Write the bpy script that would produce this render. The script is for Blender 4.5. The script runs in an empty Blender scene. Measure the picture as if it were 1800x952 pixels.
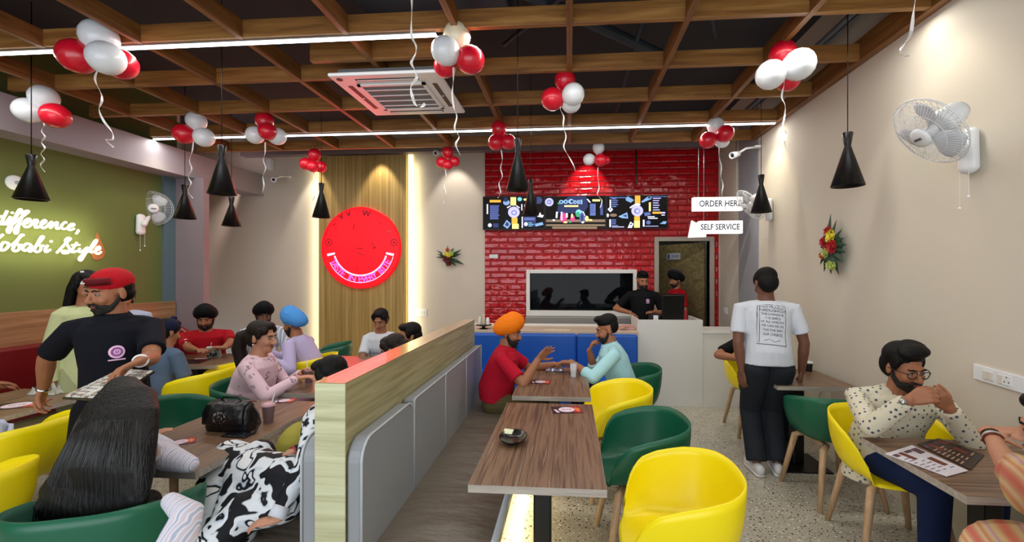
import bpy, math, random
from mathutils import Vector, Matrix
R = math.radians
PI = math.pi
random.seed(7)
SC = bpy.context.scene
COL = SC.collection

# ------------------------------------------------------------------ camera
F = 770.0; U0 = 941.0; V0 = 480.0; TH = math.atan(60/770); CH = 1.65
cam = bpy.data.cameras.new('camera')
cam.sensor_width = 36; cam.lens = F/1800*36
cam.shift_x = -(U0-900)/1800; cam.shift_y = (V0-476)/1800
cam.clip_start = 0.05; cam.clip_end = 100
camo = bpy.data.objects.new('camera', cam); COL.objects.link(camo)
camo.location = (0, 0, CH); camo.rotation_euler = (R(90), 0, TH)
SC.camera = camo

# ------------------------------------------------------------------ light
SC.view_settings.view_transform = 'Standard'
SC.view_settings.look = 'None'
SC.view_settings.gamma = 1.0
SC.view_settings.use_curve_mapping = False
SC.view_settings.exposure = 0.14
w = bpy.data.worlds.new('sky'); SC.world = w; w.use_nodes = True
w.node_tree.nodes['Background'].inputs[0].default_value = (0.75, 0.87, 1.0, 1)
w.node_tree.nodes['Background'].inputs[1].default_value = 0.9

def area(name, loc, rot, sx, sy, energy, color=(1, 1, 1)):
    l = bpy.data.lights.new(name, 'AREA'); l.shape = 'RECTANGLE'; l.size = sx; l.size_y = sy
    l.energy = energy; l.color = color
    o = bpy.data.objects.new(name, l); COL.objects.link(o); o.location = loc; o.rotation_euler = rot
    return o
def spot(name, loc, target, energy, angle, blend=0.5, color=(1, .86, .66), r=0.03):
    l = bpy.data.lights.new(name, 'SPOT'); l.energy = energy; l.spot_size = R(angle); l.spot_blend = blend
    l.color = color; l.shadow_soft_size = r
    o = bpy.data.objects.new(name, l); COL.objects.link(o); o.location = loc
    o.rotation_euler = (Vector(target)-Vector(loc)).to_track_quat('-Z', 'Y').to_euler()
    return o
# daylight through the glazed shop front behind the photographer
area('shopfront_daylight', (-1.4, -2.3, 1.75), (R(90), 0, 0), 6.6, 2.5, 125, (0.92, 0.96, 1.0))
# light of the ceiling strips (only near and far strips glow below)
area('strip_light_near', (-1.5, 3.07, 3.34), (0, 0, 0), 7.6, 0.06, 62, (1, .965, .89))
area('strip_light_far', (-1.5, 5.18, 3.34), (0, 0, 0), 7.6, 0.06, 56, (1, .965, .89))
area('strip_light_front', (-1.5, 0.9, 3.34), (0, 0, 0), 7.6, 0.06, 62, (1, .965, .89))  # unseen row towards the front, no strip modelled for it
# ceiling spots that graze the walls
spot('downlight_panel', (-3.13, 6.85, 3.75), (-3.13, 7.12, 2.2), 60, 62)
spot('downlight_wall', (-1.88, 6.82, 3.75), (-1.88, 7.2, 2.2), 42, 66, color=(1, .92, .8))
spot('downlight_wall_left', (-4.3, 6.82, 3.75), (-4.3, 7.2, 2.2), 55, 52, color=(1, .9, .76))
spot('recess_fill', (-5.5, 6.6, 3.6), (-5.5, 7.2, 1.6), 60, 85, .8, color=(1, .82, .76))  # unseen fill spot, added to lift the dark rear wall in the recess
spot('downlight_brick', (0.28, 6.75, 3.75), (0.28, 7.2, 2.6), 75, 60, color=(1, .9, .8))
spot('downlight_right', (2.05, 5.25, 3.42), (2.4, 5.35, 1.8), 26, 80, .7, color=(1, .84, .56))
spot('downlight_right_near', (2.05, 2.95, 3.42), (2.4, 2.95, 2.0), 9, 80, .7, color=(1, .87, .66))
area('kitchen_fill', (1.9, 7.75, 2.6), (0, 0, 0), .5, .3, 7, (1, .97, .9))  # unseen fill lamp, added to brighten the open door leaf
spot('downlight_left', (-5.0, 5.2, 3.3), (-5.28, 5.2, 2.6), 7, 80, .6, color=(1, .9, .6))

# ------------------------------------------------------------------ pixel of the 1800x952 frame -> point of the room
_c, _s = math.cos(TH), math.sin(TH)
def ray(u, v):
    a = (u-U0)/F
    return Vector((a*_c-_s, a*_s+_c, (V0-v)/F))
CP = Vector((0, 0, CH))
def atY(u, v, Y): r = ray(u, v); return CP+r*(Y/r.y)
def atX(u, v, X): r = ray(u, v); return CP+r*(X/r.x)
def atZ(u, v, Z): r = ray(u, v); return CP+r*((Z-CH)/r.z)
def atD(u, v, D): return CP+ray(u, v)*D          # D = distance along the view axis

# ------------------------------------------------------------------ materials
def srgb(h):
    if isinstance(h, str):
        h = h.lstrip('#'); c = [int(h[i:i+2], 16)/255 for i in (0, 2, 4)]
    else: c = [x/255 for x in h]
    return tuple((x/12.92 if x <= .04045 else ((x+.055)/1.055)**2.4) for x in c)+(1,)
MATS = {}
def newmat(name):
    m = bpy.data.materials.new(name); m.use_nodes = True; MATS[name] = m
    return m, m.node_tree, m.node_tree.nodes['Principled BSDF']
def mat(name, col, rough=.5, metal=0, spec=.5, emit=None, es=0, bump=0, bscale=40, vary=0, vscale=8, coat=0, stretch=(1, 1, 1), sss=0, alpha=1, trans=0, detail=2):
    if name in MATS: return MATS[name]
    m, nt, b = newmat(name)
    b.inputs['Base Color'].default_value = srgb(col)
    b.inputs['Roughness'].default_value = rough; b.inputs['Metallic'].default_value = metal
    b.inputs['Specular IOR Level'].default_value = spec
    b.inputs['Coat Weight'].default_value = coat
    if trans: b.inputs['Transmission Weight'].default_value = trans
    if alpha < 1: b.inputs['Alpha'].default_value = alpha
    if emit: b.inputs['Emission Color'].default_value = srgb(emit); b.inputs['Emission Strength'].default_value = es
    if bump or vary:
        tc = nt.nodes.new('ShaderNodeTexCoord'); mp = nt.nodes.new('ShaderNodeMapping')
        mp.inputs['Scale'].default_value = stretch
        nt.links.new(tc.outputs['Object'], mp.inputs['Vector'])
    if bump:
        n = nt.nodes.new('ShaderNodeTexNoise'); n.inputs['Scale'].default_value = bscale; n.inputs['Detail'].default_value = detail
        nt.links.new(mp.outputs[0], n.inputs['Vector'])
        bp = nt.nodes.new('ShaderNodeBump'); bp.inputs['Strength'].default_value = bump; bp.inputs['Distance'].default_value = .02
        nt.links.new(n.outputs['Fac'], bp.inputs['Height']); nt.links.new(bp.outputs[0], b.inputs['Normal'])
    if vary:
        n = nt.nodes.new('ShaderNodeTexNoise'); n.inputs['Scale'].default_value = vscale; n.inputs['Detail'].default_value = 4
        nt.links.new(mp.outputs[0], n.inputs['Vector'])
        cr = nt.nodes.new('ShaderNodeValToRGB'); c = srgb(col)
        cr.color_ramp.elements[0].position = .3; cr.color_ramp.elements[1].position = .7
        cr.color_ramp.elements[0].color = tuple(x*(1-vary) for x in c[:3])+(1,)
        cr.color_ramp.elements[1].color = tuple(min(1, x*(1+vary)) for x in c[:3])+(1,)
        nt.links.new(n.outputs['Fac'], cr.inputs[0]); nt.links.new(cr.outputs[0], b.inputs['Base Color'])
    return m
def ramp_mat(name, cols, tex='noise', scale=6, stretch=(1, 1, 1), rot=(0, 0, 0), rough=.5, detail=4, dist=0, constant=False, bump=0, coords='Object', spec=.5, coat=0, nrough=.55):
    """a texture through a colour ramp; cols = [(pos, hex), ...]"""
    m, nt, b = newmat(name)
    tc = nt.nodes.new('ShaderNodeTexCoord'); mp = nt.nodes.new('ShaderNodeMapping')
    mp.inputs['Scale'].default_value = stretch; mp.inputs['Rotation'].default_value = rot
    nt.links.new(tc.outputs[coords], mp.inputs['Vector'])
    if tex == 'noise':
        n = nt.nodes.new('ShaderNodeTexNoise'); n.inputs['Scale'].default_value = scale; n.inputs['Detail'].default_value = detail
        n.inputs['Distortion'].default_value = dist; n.inputs['Roughness'].default_value = nrough; out = n.outputs['Fac']
    elif tex == 'wave':
        n = nt.nodes.new('ShaderNodeTexWave'); n.inputs['Scale'].default_value = scale; n.inputs['Distortion'].default_value = dist
        n.inputs['Detail'].default_value = detail; out = n.outputs['Fac']
    elif tex == 'voronoi':
        n = nt.nodes.new('ShaderNodeTexVoronoi'); n.inputs['Scale'].default_value = scale
        n.inputs['Randomness'].default_value = dist; out = n.outputs['Distance']
    nt.links.new(mp.outputs[0], n.inputs['Vector'])
    cr = nt.nodes.new('ShaderNodeValToRGB')
    if constant: cr.color_ramp.interpolation = 'CONSTANT'
    e = cr.color_ramp.elements
    e[0].position, e[0].color = cols[0][0], srgb(cols[0][1]); e[1].position, e[1].color = cols[-1][0], srgb(cols[-1][1])
    for p, c in cols[1:-1]:
        x = e.new(p); x.color = srgb(c)
    nt.links.new(out, cr.inputs[0]); nt.links.new(cr.outputs[0], b.inputs['Base Color'])
    b.inputs['Roughness'].default_value = rough; b.inputs['Specular IOR Level'].default_value = spec; b.inputs['Coat Weight'].default_value = coat
    if bump:
        bp = nt.nodes.new('ShaderNodeBump'); bp.inputs['Strength'].default_value = bump; bp.inputs['Distance'].default_value = .01
        nt.links.new(out, bp.inputs['Height']); nt.links.new(bp.outputs[0], b.inputs['Normal'])
    return m
def emat(name, col, s):
    if name in MATS: return MATS[name]
    m, nt, b = newmat(name)
    b.inputs['Base Color'].default_value = srgb(col); b.inputs['Emission Color'].default_value = srgb(col)
    b.inputs['Emission Strength'].default_value = s; b.inputs['Roughness'].default_value = .5
    return m

# ------------------------------------------------------------------ mesh collector
OFF = {}
class G:
    def __init__(s): s.v = []; s.f = []; s.m = []; s.cur = 0
    def add(s, vs, fs):
        o = len(s.v); s.v += [tuple(x) for x in vs]
        for f in fs: s.f.append(tuple(i+o for i in f)); s.m.append(s.cur)
        return s
    def box(s, x0, x1, y0, y1, z0, z1):
        vs = [(x, y, z) for x in (x0, x1) for y in (y0, y1) for z in (z0, z1)]
        return s.add(vs, [(0, 1, 3, 2), (4, 6, 7, 5), (0, 4, 5, 1), (2, 3, 7, 6), (0, 2, 6, 4), (1, 5, 7, 3)])
    def obox(s, c, ax, ay, az):
        c = Vector(c); ax = Vector(ax); ay = Vector(ay); az = Vector(az)
        vs = [c+i*ax+j*ay+k*az for i in (-1, 1) for j in (-1, 1) for k in (-1, 1)]
        return s.add(vs, [(0, 1, 3, 2), (4, 6, 7, 5), (0, 4, 5, 1), (2, 3, 7, 6), (0, 2, 6, 4), (1, 5, 7, 3)])
    def rings(s, rings, cap=True, closed=False):
        n = len(rings[0]); vs = [p for r in rings for p in r]; fs = []
        m = len(rings)
        for i in range(m if closed else m-1):
            for j in range(n):
                a = i*n+j; b = i*n+(j+1) % n; c = ((i+1) % m)*n+(j+1) % n; d = ((i+1) % m)*n+j
                fs.append((a, b, c, d))
        if cap and not closed:
            fs.append(tuple(range(n-1, -1, -1))); fs.append(tuple((m-1)*n+j for j in range(n)))
        return s.add(vs, fs)
    def tube(s, pts, rad, n=10, side=None, round_ends=False, closed=False):
        """rad: number, list of numbers, or list of (side radius, other radius); side = reference side direction"""
        pts = [Vector(p) for p in pts]; m = len(pts)
        if not isinstance(rad, (list, tuple)): rad = [rad]*m
        rad = [(r, r) if not isinstance(r, (tuple, list)) else r for r in rad]
        if round_ends:
            d0 = (pts[0]-pts[1]).normalized(); d1 = (pts[-1]-pts[-2]).normalized()
            r0 = rad[0]; r1 = rad[-1]
            hs = [(.94, .35), (.7, .72), (.25, .97)]
            pre = [(pts[0]+d0*min(r0)*h, (r0[0]*k, r0[1]*k)) for h, k in [(h, k) for k, h in hs][::-1]]
            post = [(pts[-1]+d1*min(r1)*h, (r1[0]*k, r1[1]*k)) for h, k in [(h, k) for k, h in hs]]
            pts = [p for p, _ in pre]+pts+[p for p, _ in post]
            rad = [r for _, r in pre]+list(rad)+[r for _, r in post]; m = len(pts)
        rs = []
        prev = Vector(side) if side is not None else None
        for i, p in enumerate(pts):
            if closed: t = pts[(i+1) % m]-pts[i-1]
            else: t = pts[min(i+1, m-1)]-pts[max(i-1, 0)]
            if t.length < 1e-9: t = Vector((0, 0, 1))
            t.normalize()
            if prev is None:
                prev = t.cross(Vector((0, 0, 1)))
                if prev.length < .1: prev = Vector((1, 0, 0))
            a = prev-t*prev.dot(t)
            if a.length < 1e-6: a = t.orthogonal()
            a.normalize(); b = t.cross(a)
            if side is None: prev = a
            rs.append([p+a*(rad[i][0]*math.cos(2*PI*k/n))+b*(rad[i][1]*math.sin(2*PI*k/n)) for k in range(n)])
        return s.rings(rs, closed=closed)
    def ell(s, c, r, rot=None, nu=14, nv=9):
        c = Vector(c); r = (r, r, r) if not isinstance(r, (tuple, list)) else r
        vs = [Vector((0, 0, r[2]))]
        for i in range(1, nv):
            t = PI*i/nv
            for j in range(nu):
                p = 2*PI*j/nu; vs.append(Vector((r[0]*math.sin(t)*math.cos(p), r[1]*math.sin(t)*math.sin(p), r[2]*math.cos(t))))
        vs.append(Vector((0, 0, -r[2])))
        if rot is not None: vs = [rot @ v for v in vs]
        vs = [v+c for v in vs]; fs = []
        for j in range(nu): fs.append((0, 1+j, 1+(j+1) % nu))
        for i in range(nv-2):
            for j in range(nu):
                a = 1+i*nu+j; b = 1+i*nu+(j+1) % nu; fs.append((a, a+nu, b+nu, b))
        L = len(vs)-1
        for j in range(nu): fs.append((L, L-nu+(j+1) % nu, L-nu+j))
        return s.add(vs, fs)
    def lathe(s, prof, c=(0, 0, 0), axis=None, n=28, cap=False):
        """prof = [(radius, height)] around axis (default z) at c"""
        c = Vector(c); q = Vector((0, 0, 1)).rotation_difference(Vector(axis).normalized()).to_matrix() if axis is not None else Matrix.Identity(3)
        rs = [[c+q @ Vector((r*math.cos(2*PI*k/n), r*math.sin(2*PI*k/n), h)) for k in range(n)] for r, h in prof]
        return s.rings(rs, cap=cap)
    def disc(s, c, r, axis, th, n=40):
        return s.lathe([(r, 0), (r, th)], c, axis, n, True)
    def poly(s, pts, off):
        """flat outline given thickness by the vector off"""
        pts = [Vector(p) for p in pts]; off = Vector(off); n = len(pts)
        vs = pts+[p+off for p in pts]
        return s.add(vs, [tuple(range(n)), tuple(range(2*n-1, n-1, -1))]+[(i, (i+1) % n, n+(i+1) % n, n+i)[::-1] for i in range(n)])
    def make(s, name, mats, parent=None, smooth=False, remesh=0, sm=0, bevel=0, subsurf=0, solid=0, angle=None):
        me = bpy.data.meshes.new(name)
        off = OFF.get(parent.name, Vector((0, 0, 0))) if parent is not None else Vector((0, 0, 0))
        me.from_pydata([tuple(Vector(v)-off) for v in s.v], [], s.f)
        if not isinstance(mats, (list, tuple)): mats = [mats]
        for m in mats: me.materials.append(m)
        if len(mats) > 1:
            for p, i in zip(me.polygons, s.m): p.material_index = i
        if smooth or remesh:
            for p in me.polygons: p.use_smooth = True
        me.update()
        o = bpy.data.objects.new(name, me); COL.objects.link(o)
        if parent is not None: o.parent = parent; OFF[o.name] = off
        if remesh:
            md = o.modifiers.new('r', 'REMESH'); md.mode = 'VOXEL'; md.voxel_size = remesh; md.use_smooth_shade = True
        if sm:
            md = o.modifiers.new('s', 'SMOOTH'); md.factor = .5; md.iterations = sm
        if solid:
            md = o.modifiers.new('t', 'SOLIDIFY'); md.thickness = solid; md.offset = 0
        if bevel:
            md = o.modifiers.new('b', 'BEVEL'); md.width = bevel; md.segments = 2; md.limit_method = 'ANGLE'; md.angle_limit = R(35)
        if subsurf:
            md = o.modifiers.new('u', 'SUBSURF'); md.levels = subsurf; md.render_levels = subsurf
        if angle and not remesh:
            for e in me.edges: pass
        return o
def fixnormals(o):
    import bmesh
    bm = bmesh.new(); bm.from_mesh(o.data); bmesh.ops.recalc_face_normals(bm, faces=bm.faces); bm.to_mesh(o.data); bm.free()
    return o

def tag(o, label=None, cat=None, group=None, kind=None):
    if label: o['label'] = label
    if cat: o['category'] = cat
    if group: o['group'] = group
    if kind: o['kind'] = kind
    return o
def thing(name, label, cat, loc=(0, 0, 0), group=None, world=True, rz=0):
    """Empty at the base of a thing; with world=True its parts are given in room coordinates"""
    o = bpy.data.objects.new(name, None); COL.objects.link(o); o.location = loc; o.rotation_euler = (0, 0, rz)
    o.empty_display_size = .1
    if world: OFF[o.name] = Vector(loc)
    return tag(o, label, cat, group)
def struct(g, name, m, **k):
    return tag(g.make(name, m, **k), kind='structure')
def copy_tree(o, parent=None):
    c = o.copy(); COL.objects.link(c)
    if parent: c.parent = parent
    for ch in list(o.children): copy_tree(ch, c)
    return c
def text_into(g, s, size, origin, ex, ey, off, align='CENTER', th=.001, bold=0):
    """writes s into g: ex = reading direction, ey = up, off = towards the reader"""
    cu = bpy.data.curves.new('t', 'FONT'); cu.body = s; cu.size = size; cu.offset = bold*size; cu.align_x = align; cu.align_y = 'CENTER'; cu.resolution_u = 3
    o = bpy.data.objects.new('t', cu); me = bpy.data.meshes.new_from_object(o)
    ex = Vector(ex); ey = Vector(ey); off = Vector(off).normalized(); og = Vector(origin)
    vs = [og+ex*v.co.x+ey*v.co.y+off*th for v in me.vertices]
    g.add(vs, [tuple(p.vertices) for p in me.polygons])
    bpy.data.objects.remove(o); bpy.data.curves.remove(cu); bpy.data.meshes.remove(me)

M_WALL = mat('plaster_warm', '#cfc7b8', .85, bump=.05, bscale=25)
M_WALLB = mat('plaster_back', '#cbc1b4', .85, bump=.05, bscale=25)
M_GREEN = mat('green_paint', '#606b36', .8, bump=.05, bscale=20)
M_SOFFIT = mat('grey_paint', '#989299', .8)
M_DARK = mat('ceiling_dark', '#34363a', .9)
M_BLACK = mat('black_metal', '#0e0e10', .35, metal=.2)
M_WHITE = mat('white_plastic', '#e3e6ea', .35)
M_WHITEL = mat('white_laminate', '#dcdcd8', .4)
M_CHROME = mat('steel', '#b8bcc0', .25, metal=1)
M_FLOORBASE = None

# ================================================================== THE ROOM
XL, XR, YB, YF, ZC = -5.6, 2.4, 7.2, -2.6, 4.1
GZ = 3.37                                        # underside of the timber grid
# floor: pale terrazzo with dark, brown and white chips
m, nt, b = newmat('terrazzo')
tc = nt.nodes.new('ShaderNodeTexCoord')
base = nt.nodes.new('ShaderNodeTexNoise'); base.inputs['Scale'].default_value = 5; base.inputs['Detail'].default_value = 6
nt.links.new(tc.outputs['Object'], base.inputs['Vector'])
br = nt.nodes.new('ShaderNodeValToRGB'); br.color_ramp.elements[0].color = srgb('#a09a8a'); br.color_ramp.elements[1].color = srgb('#c4bfb0')
nt.links.new(base.outputs['Fac'], br.inputs[0]); last = br.outputs[0]
for sc_, th_, col_ in ((34, .20, '#3a332b'), (55, .24, '#6e5a48'), (26, .14, '#1c1b1a'), (45, .2, '#e8e4da')):
    v = nt.nodes.new('ShaderNodeTexVoronoi'); v.inputs['Scale'].default_value = sc_; nt.links.new(tc.outputs['Object'], v.inputs['Vector'])
    wn = nt.nodes.new('ShaderNodeTexWhiteNoise'); nt.links.new(v.outputs['Position'], wn.inputs['Vector'])
    th = nt.nodes.new('ShaderNodeMath'); th.operation = 'MULTIPLY'; th.inputs[1].default_value = th_*1.5; nt.links.new(wn.outputs['Value'], th.inputs[0])
    lt = nt.nodes.new('ShaderNodeMath'); lt.operation = 'LESS_THAN'; nt.links.new(v.outputs['Distance'], lt.inputs[0]); nt.links.new(th.outputs[0], lt.inputs[1])
    mx = nt.nodes.new('ShaderNodeMix'); mx.data_type = 'RGBA'; nt.links.new(lt.outputs[0], mx.inputs['Factor'])
    nt.links.new(last, mx.inputs['A']); mx.inputs['B'].default_value = srgb(col_); last = mx.outputs['Result']
nt.links.new(last, b.inputs['Base Color']); b.inputs['Roughness'].default_value = .28
struct(G().box(XL-.1, XR+.1, YF, 10, -.1, 0), 'floor', m)

def wood(name, cols, axis, scale=3.0, rough=.5, k=14, bump=.1, dist=.6, coat=0):
    st = [k, k, k]; st['xyz'.index(axis)] = 1.0
    return ramp_mat(name, cols, 'noise', scale, tuple(st), rough=rough, detail=5, dist=dist, bump=bump, coat=coat)
BEAM = [(.3, '#6f4821'), (.5, '#90622e'), (.7, '#a87c42')]
W_BX = wood('pine_across', BEAM, 'x', 1.6); W_BY = wood('pine_along', [(.3, '#5f3815'), (.5, '#7c5024'), (.7, '#926432')], 'y', 1.6)
STRIP = [(.28, '#3f2c20'), (.40, '#624735'), (.50, '#83664f'), (.60, '#543b2c'), (.72, '#a3876c')]
W_TOP = wood('table_laminate', STRIP, 'y', 1.0, rough=.35, k=32, bump=.02, dist=.25)
W_TOPX = wood('table_laminate_across', STRIP, 'x', 1.0, rough=.35, k=32, bump=.02, dist=.25)
W_EDGE = wood('table_edge', [(.3, '#928880'), (.7, '#b0a89e')], 'x', 3, rough=.5)
W_OAK = wood('oak_panel', [(.3, '#827b58'), (.5, '#9d966f'), (.7, '#b0a984')], 'y', 1.6, k=20, rough=.45, dist=.5)
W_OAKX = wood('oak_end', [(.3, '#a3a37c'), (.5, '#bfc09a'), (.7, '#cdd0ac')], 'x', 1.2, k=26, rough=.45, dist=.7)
W_BACK = wood('bench_wood', [(.3, '#7a5a3c'), (.5, '#96714d'), (.7, '#aa8561')], 'y', 1.2, k=18, rough=.5)
W_LEG = wood('chair_ash', [(.3, '#a98662'), (.7, '#c8a684')], 'z', 3, k=12, rough=.45)
W_DOOR = wood('door_laminate', [(.3, '#5d5236'), (.5, '#7b6d49'), (.7, '#8f8058')], 'x', 1.2, k=20, rough=.35)

struct(G().box(-7.0, XR, YF, 9.5, ZC, ZC+.1), 'ceiling', M_DARK)
struct(G().box(XL-.1, XL, YF, 5.85, 0, ZC), 'wall_left', M_GREEN)
struct(G().box(XR, XR+.1, YF, YB+.0, 0, ZC), 'wall_right', M_WALL)
# rear wall with the serving hatch and the kitchen doorway left open
HX0, HX1, HZ0, HZ1 = atY(932, 480, YB).x, atY(1112, 480, YB).x, atY(1000, 545, YB).z, atY(1000, 480, YB).z
DX0, DX1, DZ = atY(1157, 480, YB).x, atY(1246, 480, YB).x, atY(1200, 424, YB).z
g = G(); T = YB+.12
XLB = -6.8
for x0, x1, z0, z1 in ((XLB, HX0, 0, ZC), (HX0, HX1, 0, HZ0), (HX0, HX1, HZ1, ZC), (HX1, DX0, 0, ZC), (DX0, DX1, DZ, ZC), (DX1, XR+.1, 0, ZC)):
    g.box(x0, x1, YB, T, z0, z1)
struct(g, 'wall_back', M_WALLB)
# front: glazed shop front between piers, behind the photographer
g = G()
for x0, x1, z0, z1 in ((XL, XR, 3.1, ZC), (XL, XR, -.0, .25), (XL, -5.0, .25, 3.1), (2.0, XR, .25, 3.1)): g.box(x0, x1, YF-.1, YF, z0, z1)
struct(g, 'wall_front', M_WALL)
g = G()
for x in (-5.0, -3.3, -1.6, .1, 1.95): g.box(x, x+.05, YF-.09, YF-.02, .25, 3.1)
g.box(-5, 2, YF-.09, YF-.02, .25, .31); g.box(-5, 2, YF-.09, YF-.02, 3.04, 3.1)
struct(g, 'window_2', M_BLACK)
# left pillar + recess behind it, and the soffit beam above the green wall
PX = -5.15
struct(G().box(XL-.02, PX, 5.8, 5.9, 0, 3.0), 'trim_1', mat('pillar_paint', '#8d7f86', .8))
struct(G().box(XL-.02, XL+.03, 5.62, 5.8, 0, 3.0), 'trim_2', mat('slate_trim', '#5c707a', .6))
struct(G().box(XL-1.3, XL, YB-1.35, YB-1.3, 0, ZC).box(XLB-.1, XLB, YB-1.3, YB, 0, ZC), 'wall_recess', M_WALLB)
struct(G().box(XL, -5.28, YF, YB, 2.99, 3.34), 'trim_3', M_SOFFIT)
# grey strip pillar of the right wall
y0 = atX(1334, 400, XR).y; y1 = atX(1300, 400, XR).y
struct(G().box(XR-.012, XR+.01, y0, y1, 0, 3.9), 'trim_4', mat('grey_strip', '#8f9298', .7))

# red glazed brick face on the rear wall
m, nt, b = newmat('red_glazed_brick')
tc = nt.nodes.new('ShaderNodeTexCoord'); sp = nt.nodes.new('ShaderNodeSeparateXYZ'); cb = nt.nodes.new('ShaderNodeCombineXYZ')
nt.links.new(tc.outputs['Object'], sp.inputs[0]); nt.links.new(sp.outputs['X'], cb.inputs['X']); nt.links.new(sp.outputs['Z'], cb.inputs['Y'])
bk = nt.nodes.new('ShaderNodeTexBrick'); nt.links.new(cb.outputs[0], bk.inputs['Vector'])
bk.inputs['Scale'].default_value = 1; bk.inputs['Brick Width'].default_value = .29; bk.inputs['Row Height'].default_value = .098
bk.inputs['Mortar Size'].default_value = .005; bk.inputs['Mortar Smooth'].default_value = .4; bk.inputs['Bias'].default_value = 0
bk.inputs['Color1'].default_value = srgb('#a80a14'); bk.inputs['Color2'].default_value = srgb('#b80d18'); bk.inputs['Mortar'].default_value = srgb('#8a2a30')
nt.links.new(bk.outputs['Color'], b.inputs['Base Color']); b.inputs['Roughness'].default_value = .13
ns = nt.nodes.new('ShaderNodeTexNoise'); ns.inputs['Scale'].default_value = 7; nt.links.new(tc.outputs['Object'], ns.inputs['Vector'])
b1 = nt.nodes.new('ShaderNodeBump'); b1.inputs['Strength'].default_value = .5; b1.inputs['Distance'].default_value = .03; nt.links.new(ns.outputs['Fac'], b1.inputs['Height'])
b2 = nt.nodes.new('ShaderNodeBump'); b2.invert = True; b2.inputs['Strength'].default_value = .8; b2.inputs['Distance'].default_value = .006
nt.links.new(bk.outputs['Fac'], b2.inputs['Height']); nt.links.new(b1.outputs[0], b2.inputs['Normal'])
bk2 = nt.nodes.new('ShaderNodeTexBrick'); nt.links.new(cb.outputs[0], bk2.inputs['Vector'])
bk2.inputs['Scale'].default_value = 1; bk2.inputs['Brick Width'].default_value = .29; bk2.inputs['Row Height'].default_value = .098
bk2.inputs['Mortar Size'].default_value = .022; bk2.inputs['Mortar Smooth'].default_value = 1.0
b3 = nt.nodes.new('ShaderNodeBump'); b3.invert = True; b3.inputs['Strength'].default_value = .7; b3.inputs['Distance'].default_value = .012
nt.links.new(bk2.outputs['Fac'], b3.inputs['Height']); nt.links.new(b2.outputs[0], b3.inputs['Normal']); nt.links.new(b3.outputs[0], b.inputs['Normal'])
BX0, BX1, BZ = atY(853, 400, YB).x, atY(1262, 400, YB).x, atY(1000, 266, YB).z
g = G(); T0 = YB-.03
for x0, x1, z0, z1 in ((BX0, HX0, 0, BZ), (HX0, HX1, 0, HZ0), (HX0, HX1, HZ1, BZ), (HX1, DX0, 0, BZ), (DX0, DX1, DZ, BZ), (DX1, BX1, 0, BZ)):
    g.box(x0, x1, T0, YB-.001, z0, z1)
struct(g, 'trim_5', m)
# black tile-joint strip above the menu boards
struct(G().box(atY(1117, 300, T0).x, atY(1119.5, 300, T0).x, T0-.012, T0, atY(0, 343, T0).z, BZ), 'trim_6', M_BLACK)

# the kitchen seen through hatch and doorway
KY = 9.3
M_KIT = mat('kitchen_wall', '#3c4042', .7)
struct(G().box(XLB, XR+.1, KY, KY+.05, 0, ZC).box(-2.3, -2.25, T, KY, 0, ZC).box(XR, XR+.1, T, KY, 0, ZC), 'wall_kitchen', M_KIT)
m, nt, b = newmat('hatch_glass'); b.inputs['Base Color'].default_value = srgb('#0a0c10'); b.inputs['Roughness'].default_value = .02
b.inputs['Alpha'].default_value = .75; b.inputs['Specular IOR Level'].default_value = .14; M_HG = m
wf = struct(G().box(HX0-.06, HX0, YB-.07, T, HZ0-.09, HZ1+.06).box(HX1, HX1+.06, YB-.07, T, HZ0-.09, HZ1+.06).box(HX0, HX1, YB-.07, T, HZ1, HZ1+.06).box(HX0, HX1, YB-.07, T, HZ0-.09, HZ0), 'window_1', M_WHITEL, bevel=.004)
G().box(HX0, HX1, YB+.0, YB+.01, HZ0, HZ1).make('pane', M_HG, wf)
G().box(HX0-.06, HX1+.06, YB-.22, YB-.031, HZ0-.2, HZ0-.095).make('sill', mat('sill_grey', '#8f8d8a', .35), wf, bevel=.006)
df = struct(G().box(DX0-.07, DX0, YB-.06, T, 0, DZ+.07).box(DX1, DX1+.07, YB-.06, T, 0, DZ+.07).box(DX0, DX1, YB-.06, T, DZ, DZ+.07), 'door_1', mat('door_frame', '#a79c90', .5), bevel=.004)
# open laminated leaf, swung into the kitchen
L0 = Vector((DX1-.02, T+.02, 0)); L1 = Vector((DX0+.16, T+.75, 0)); dv = (L1-L0); nn = Vector((dv.y, -dv.x, 0)).normalized()
dl = G().obox((L0+L1)/2+Vector((0, 0, DZ/2)), dv/2, nn*.02, Vector((0, 0, DZ/2-.01))).make('door_leaf', W_DOOR, df)
g = G(); c = L0.lerp(L1, .62)+Vector((0, 0, atY(0, 453, YB+.35).z))
if nn.y > 0: nn = -nn
ex = -dv.normalized()
g.obox(c+nn*.024, ex*.14, nn*.003, Vector((0, 0, .055))); g.cur = 1
g.obox(c+nn*.029-ex*.10, ex*.018, nn*.001, Vector((0, 0, .04)))
text_into(g, 'STAFF', .055, c+nn*.028+ex*.04, ex, (0, 0, 1), nn)
g.make('door_sign', [mat('sign_grey', '#b7bac6', .5), mat('sign_blue', '#2b3a66', .5)], dl)
LED = emat('led_daylight', '#ffffff', 6)
t = thing('wall_lamp', 'vertical white lit lamp inside the kitchen doorway', 'lamp', (DX0+.05, 8.0, 1.7))
G().tube([(DX0-.02, 8.4, 1.62), (DX0-.02, 8.4, 1.98)], .035, 12).make('tube', LED, t)
G().box(DX0-.07, DX0+.03, 8.43, 8.46, 1.58, 2.02).make('bracket', M_WHITE, t)
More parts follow.
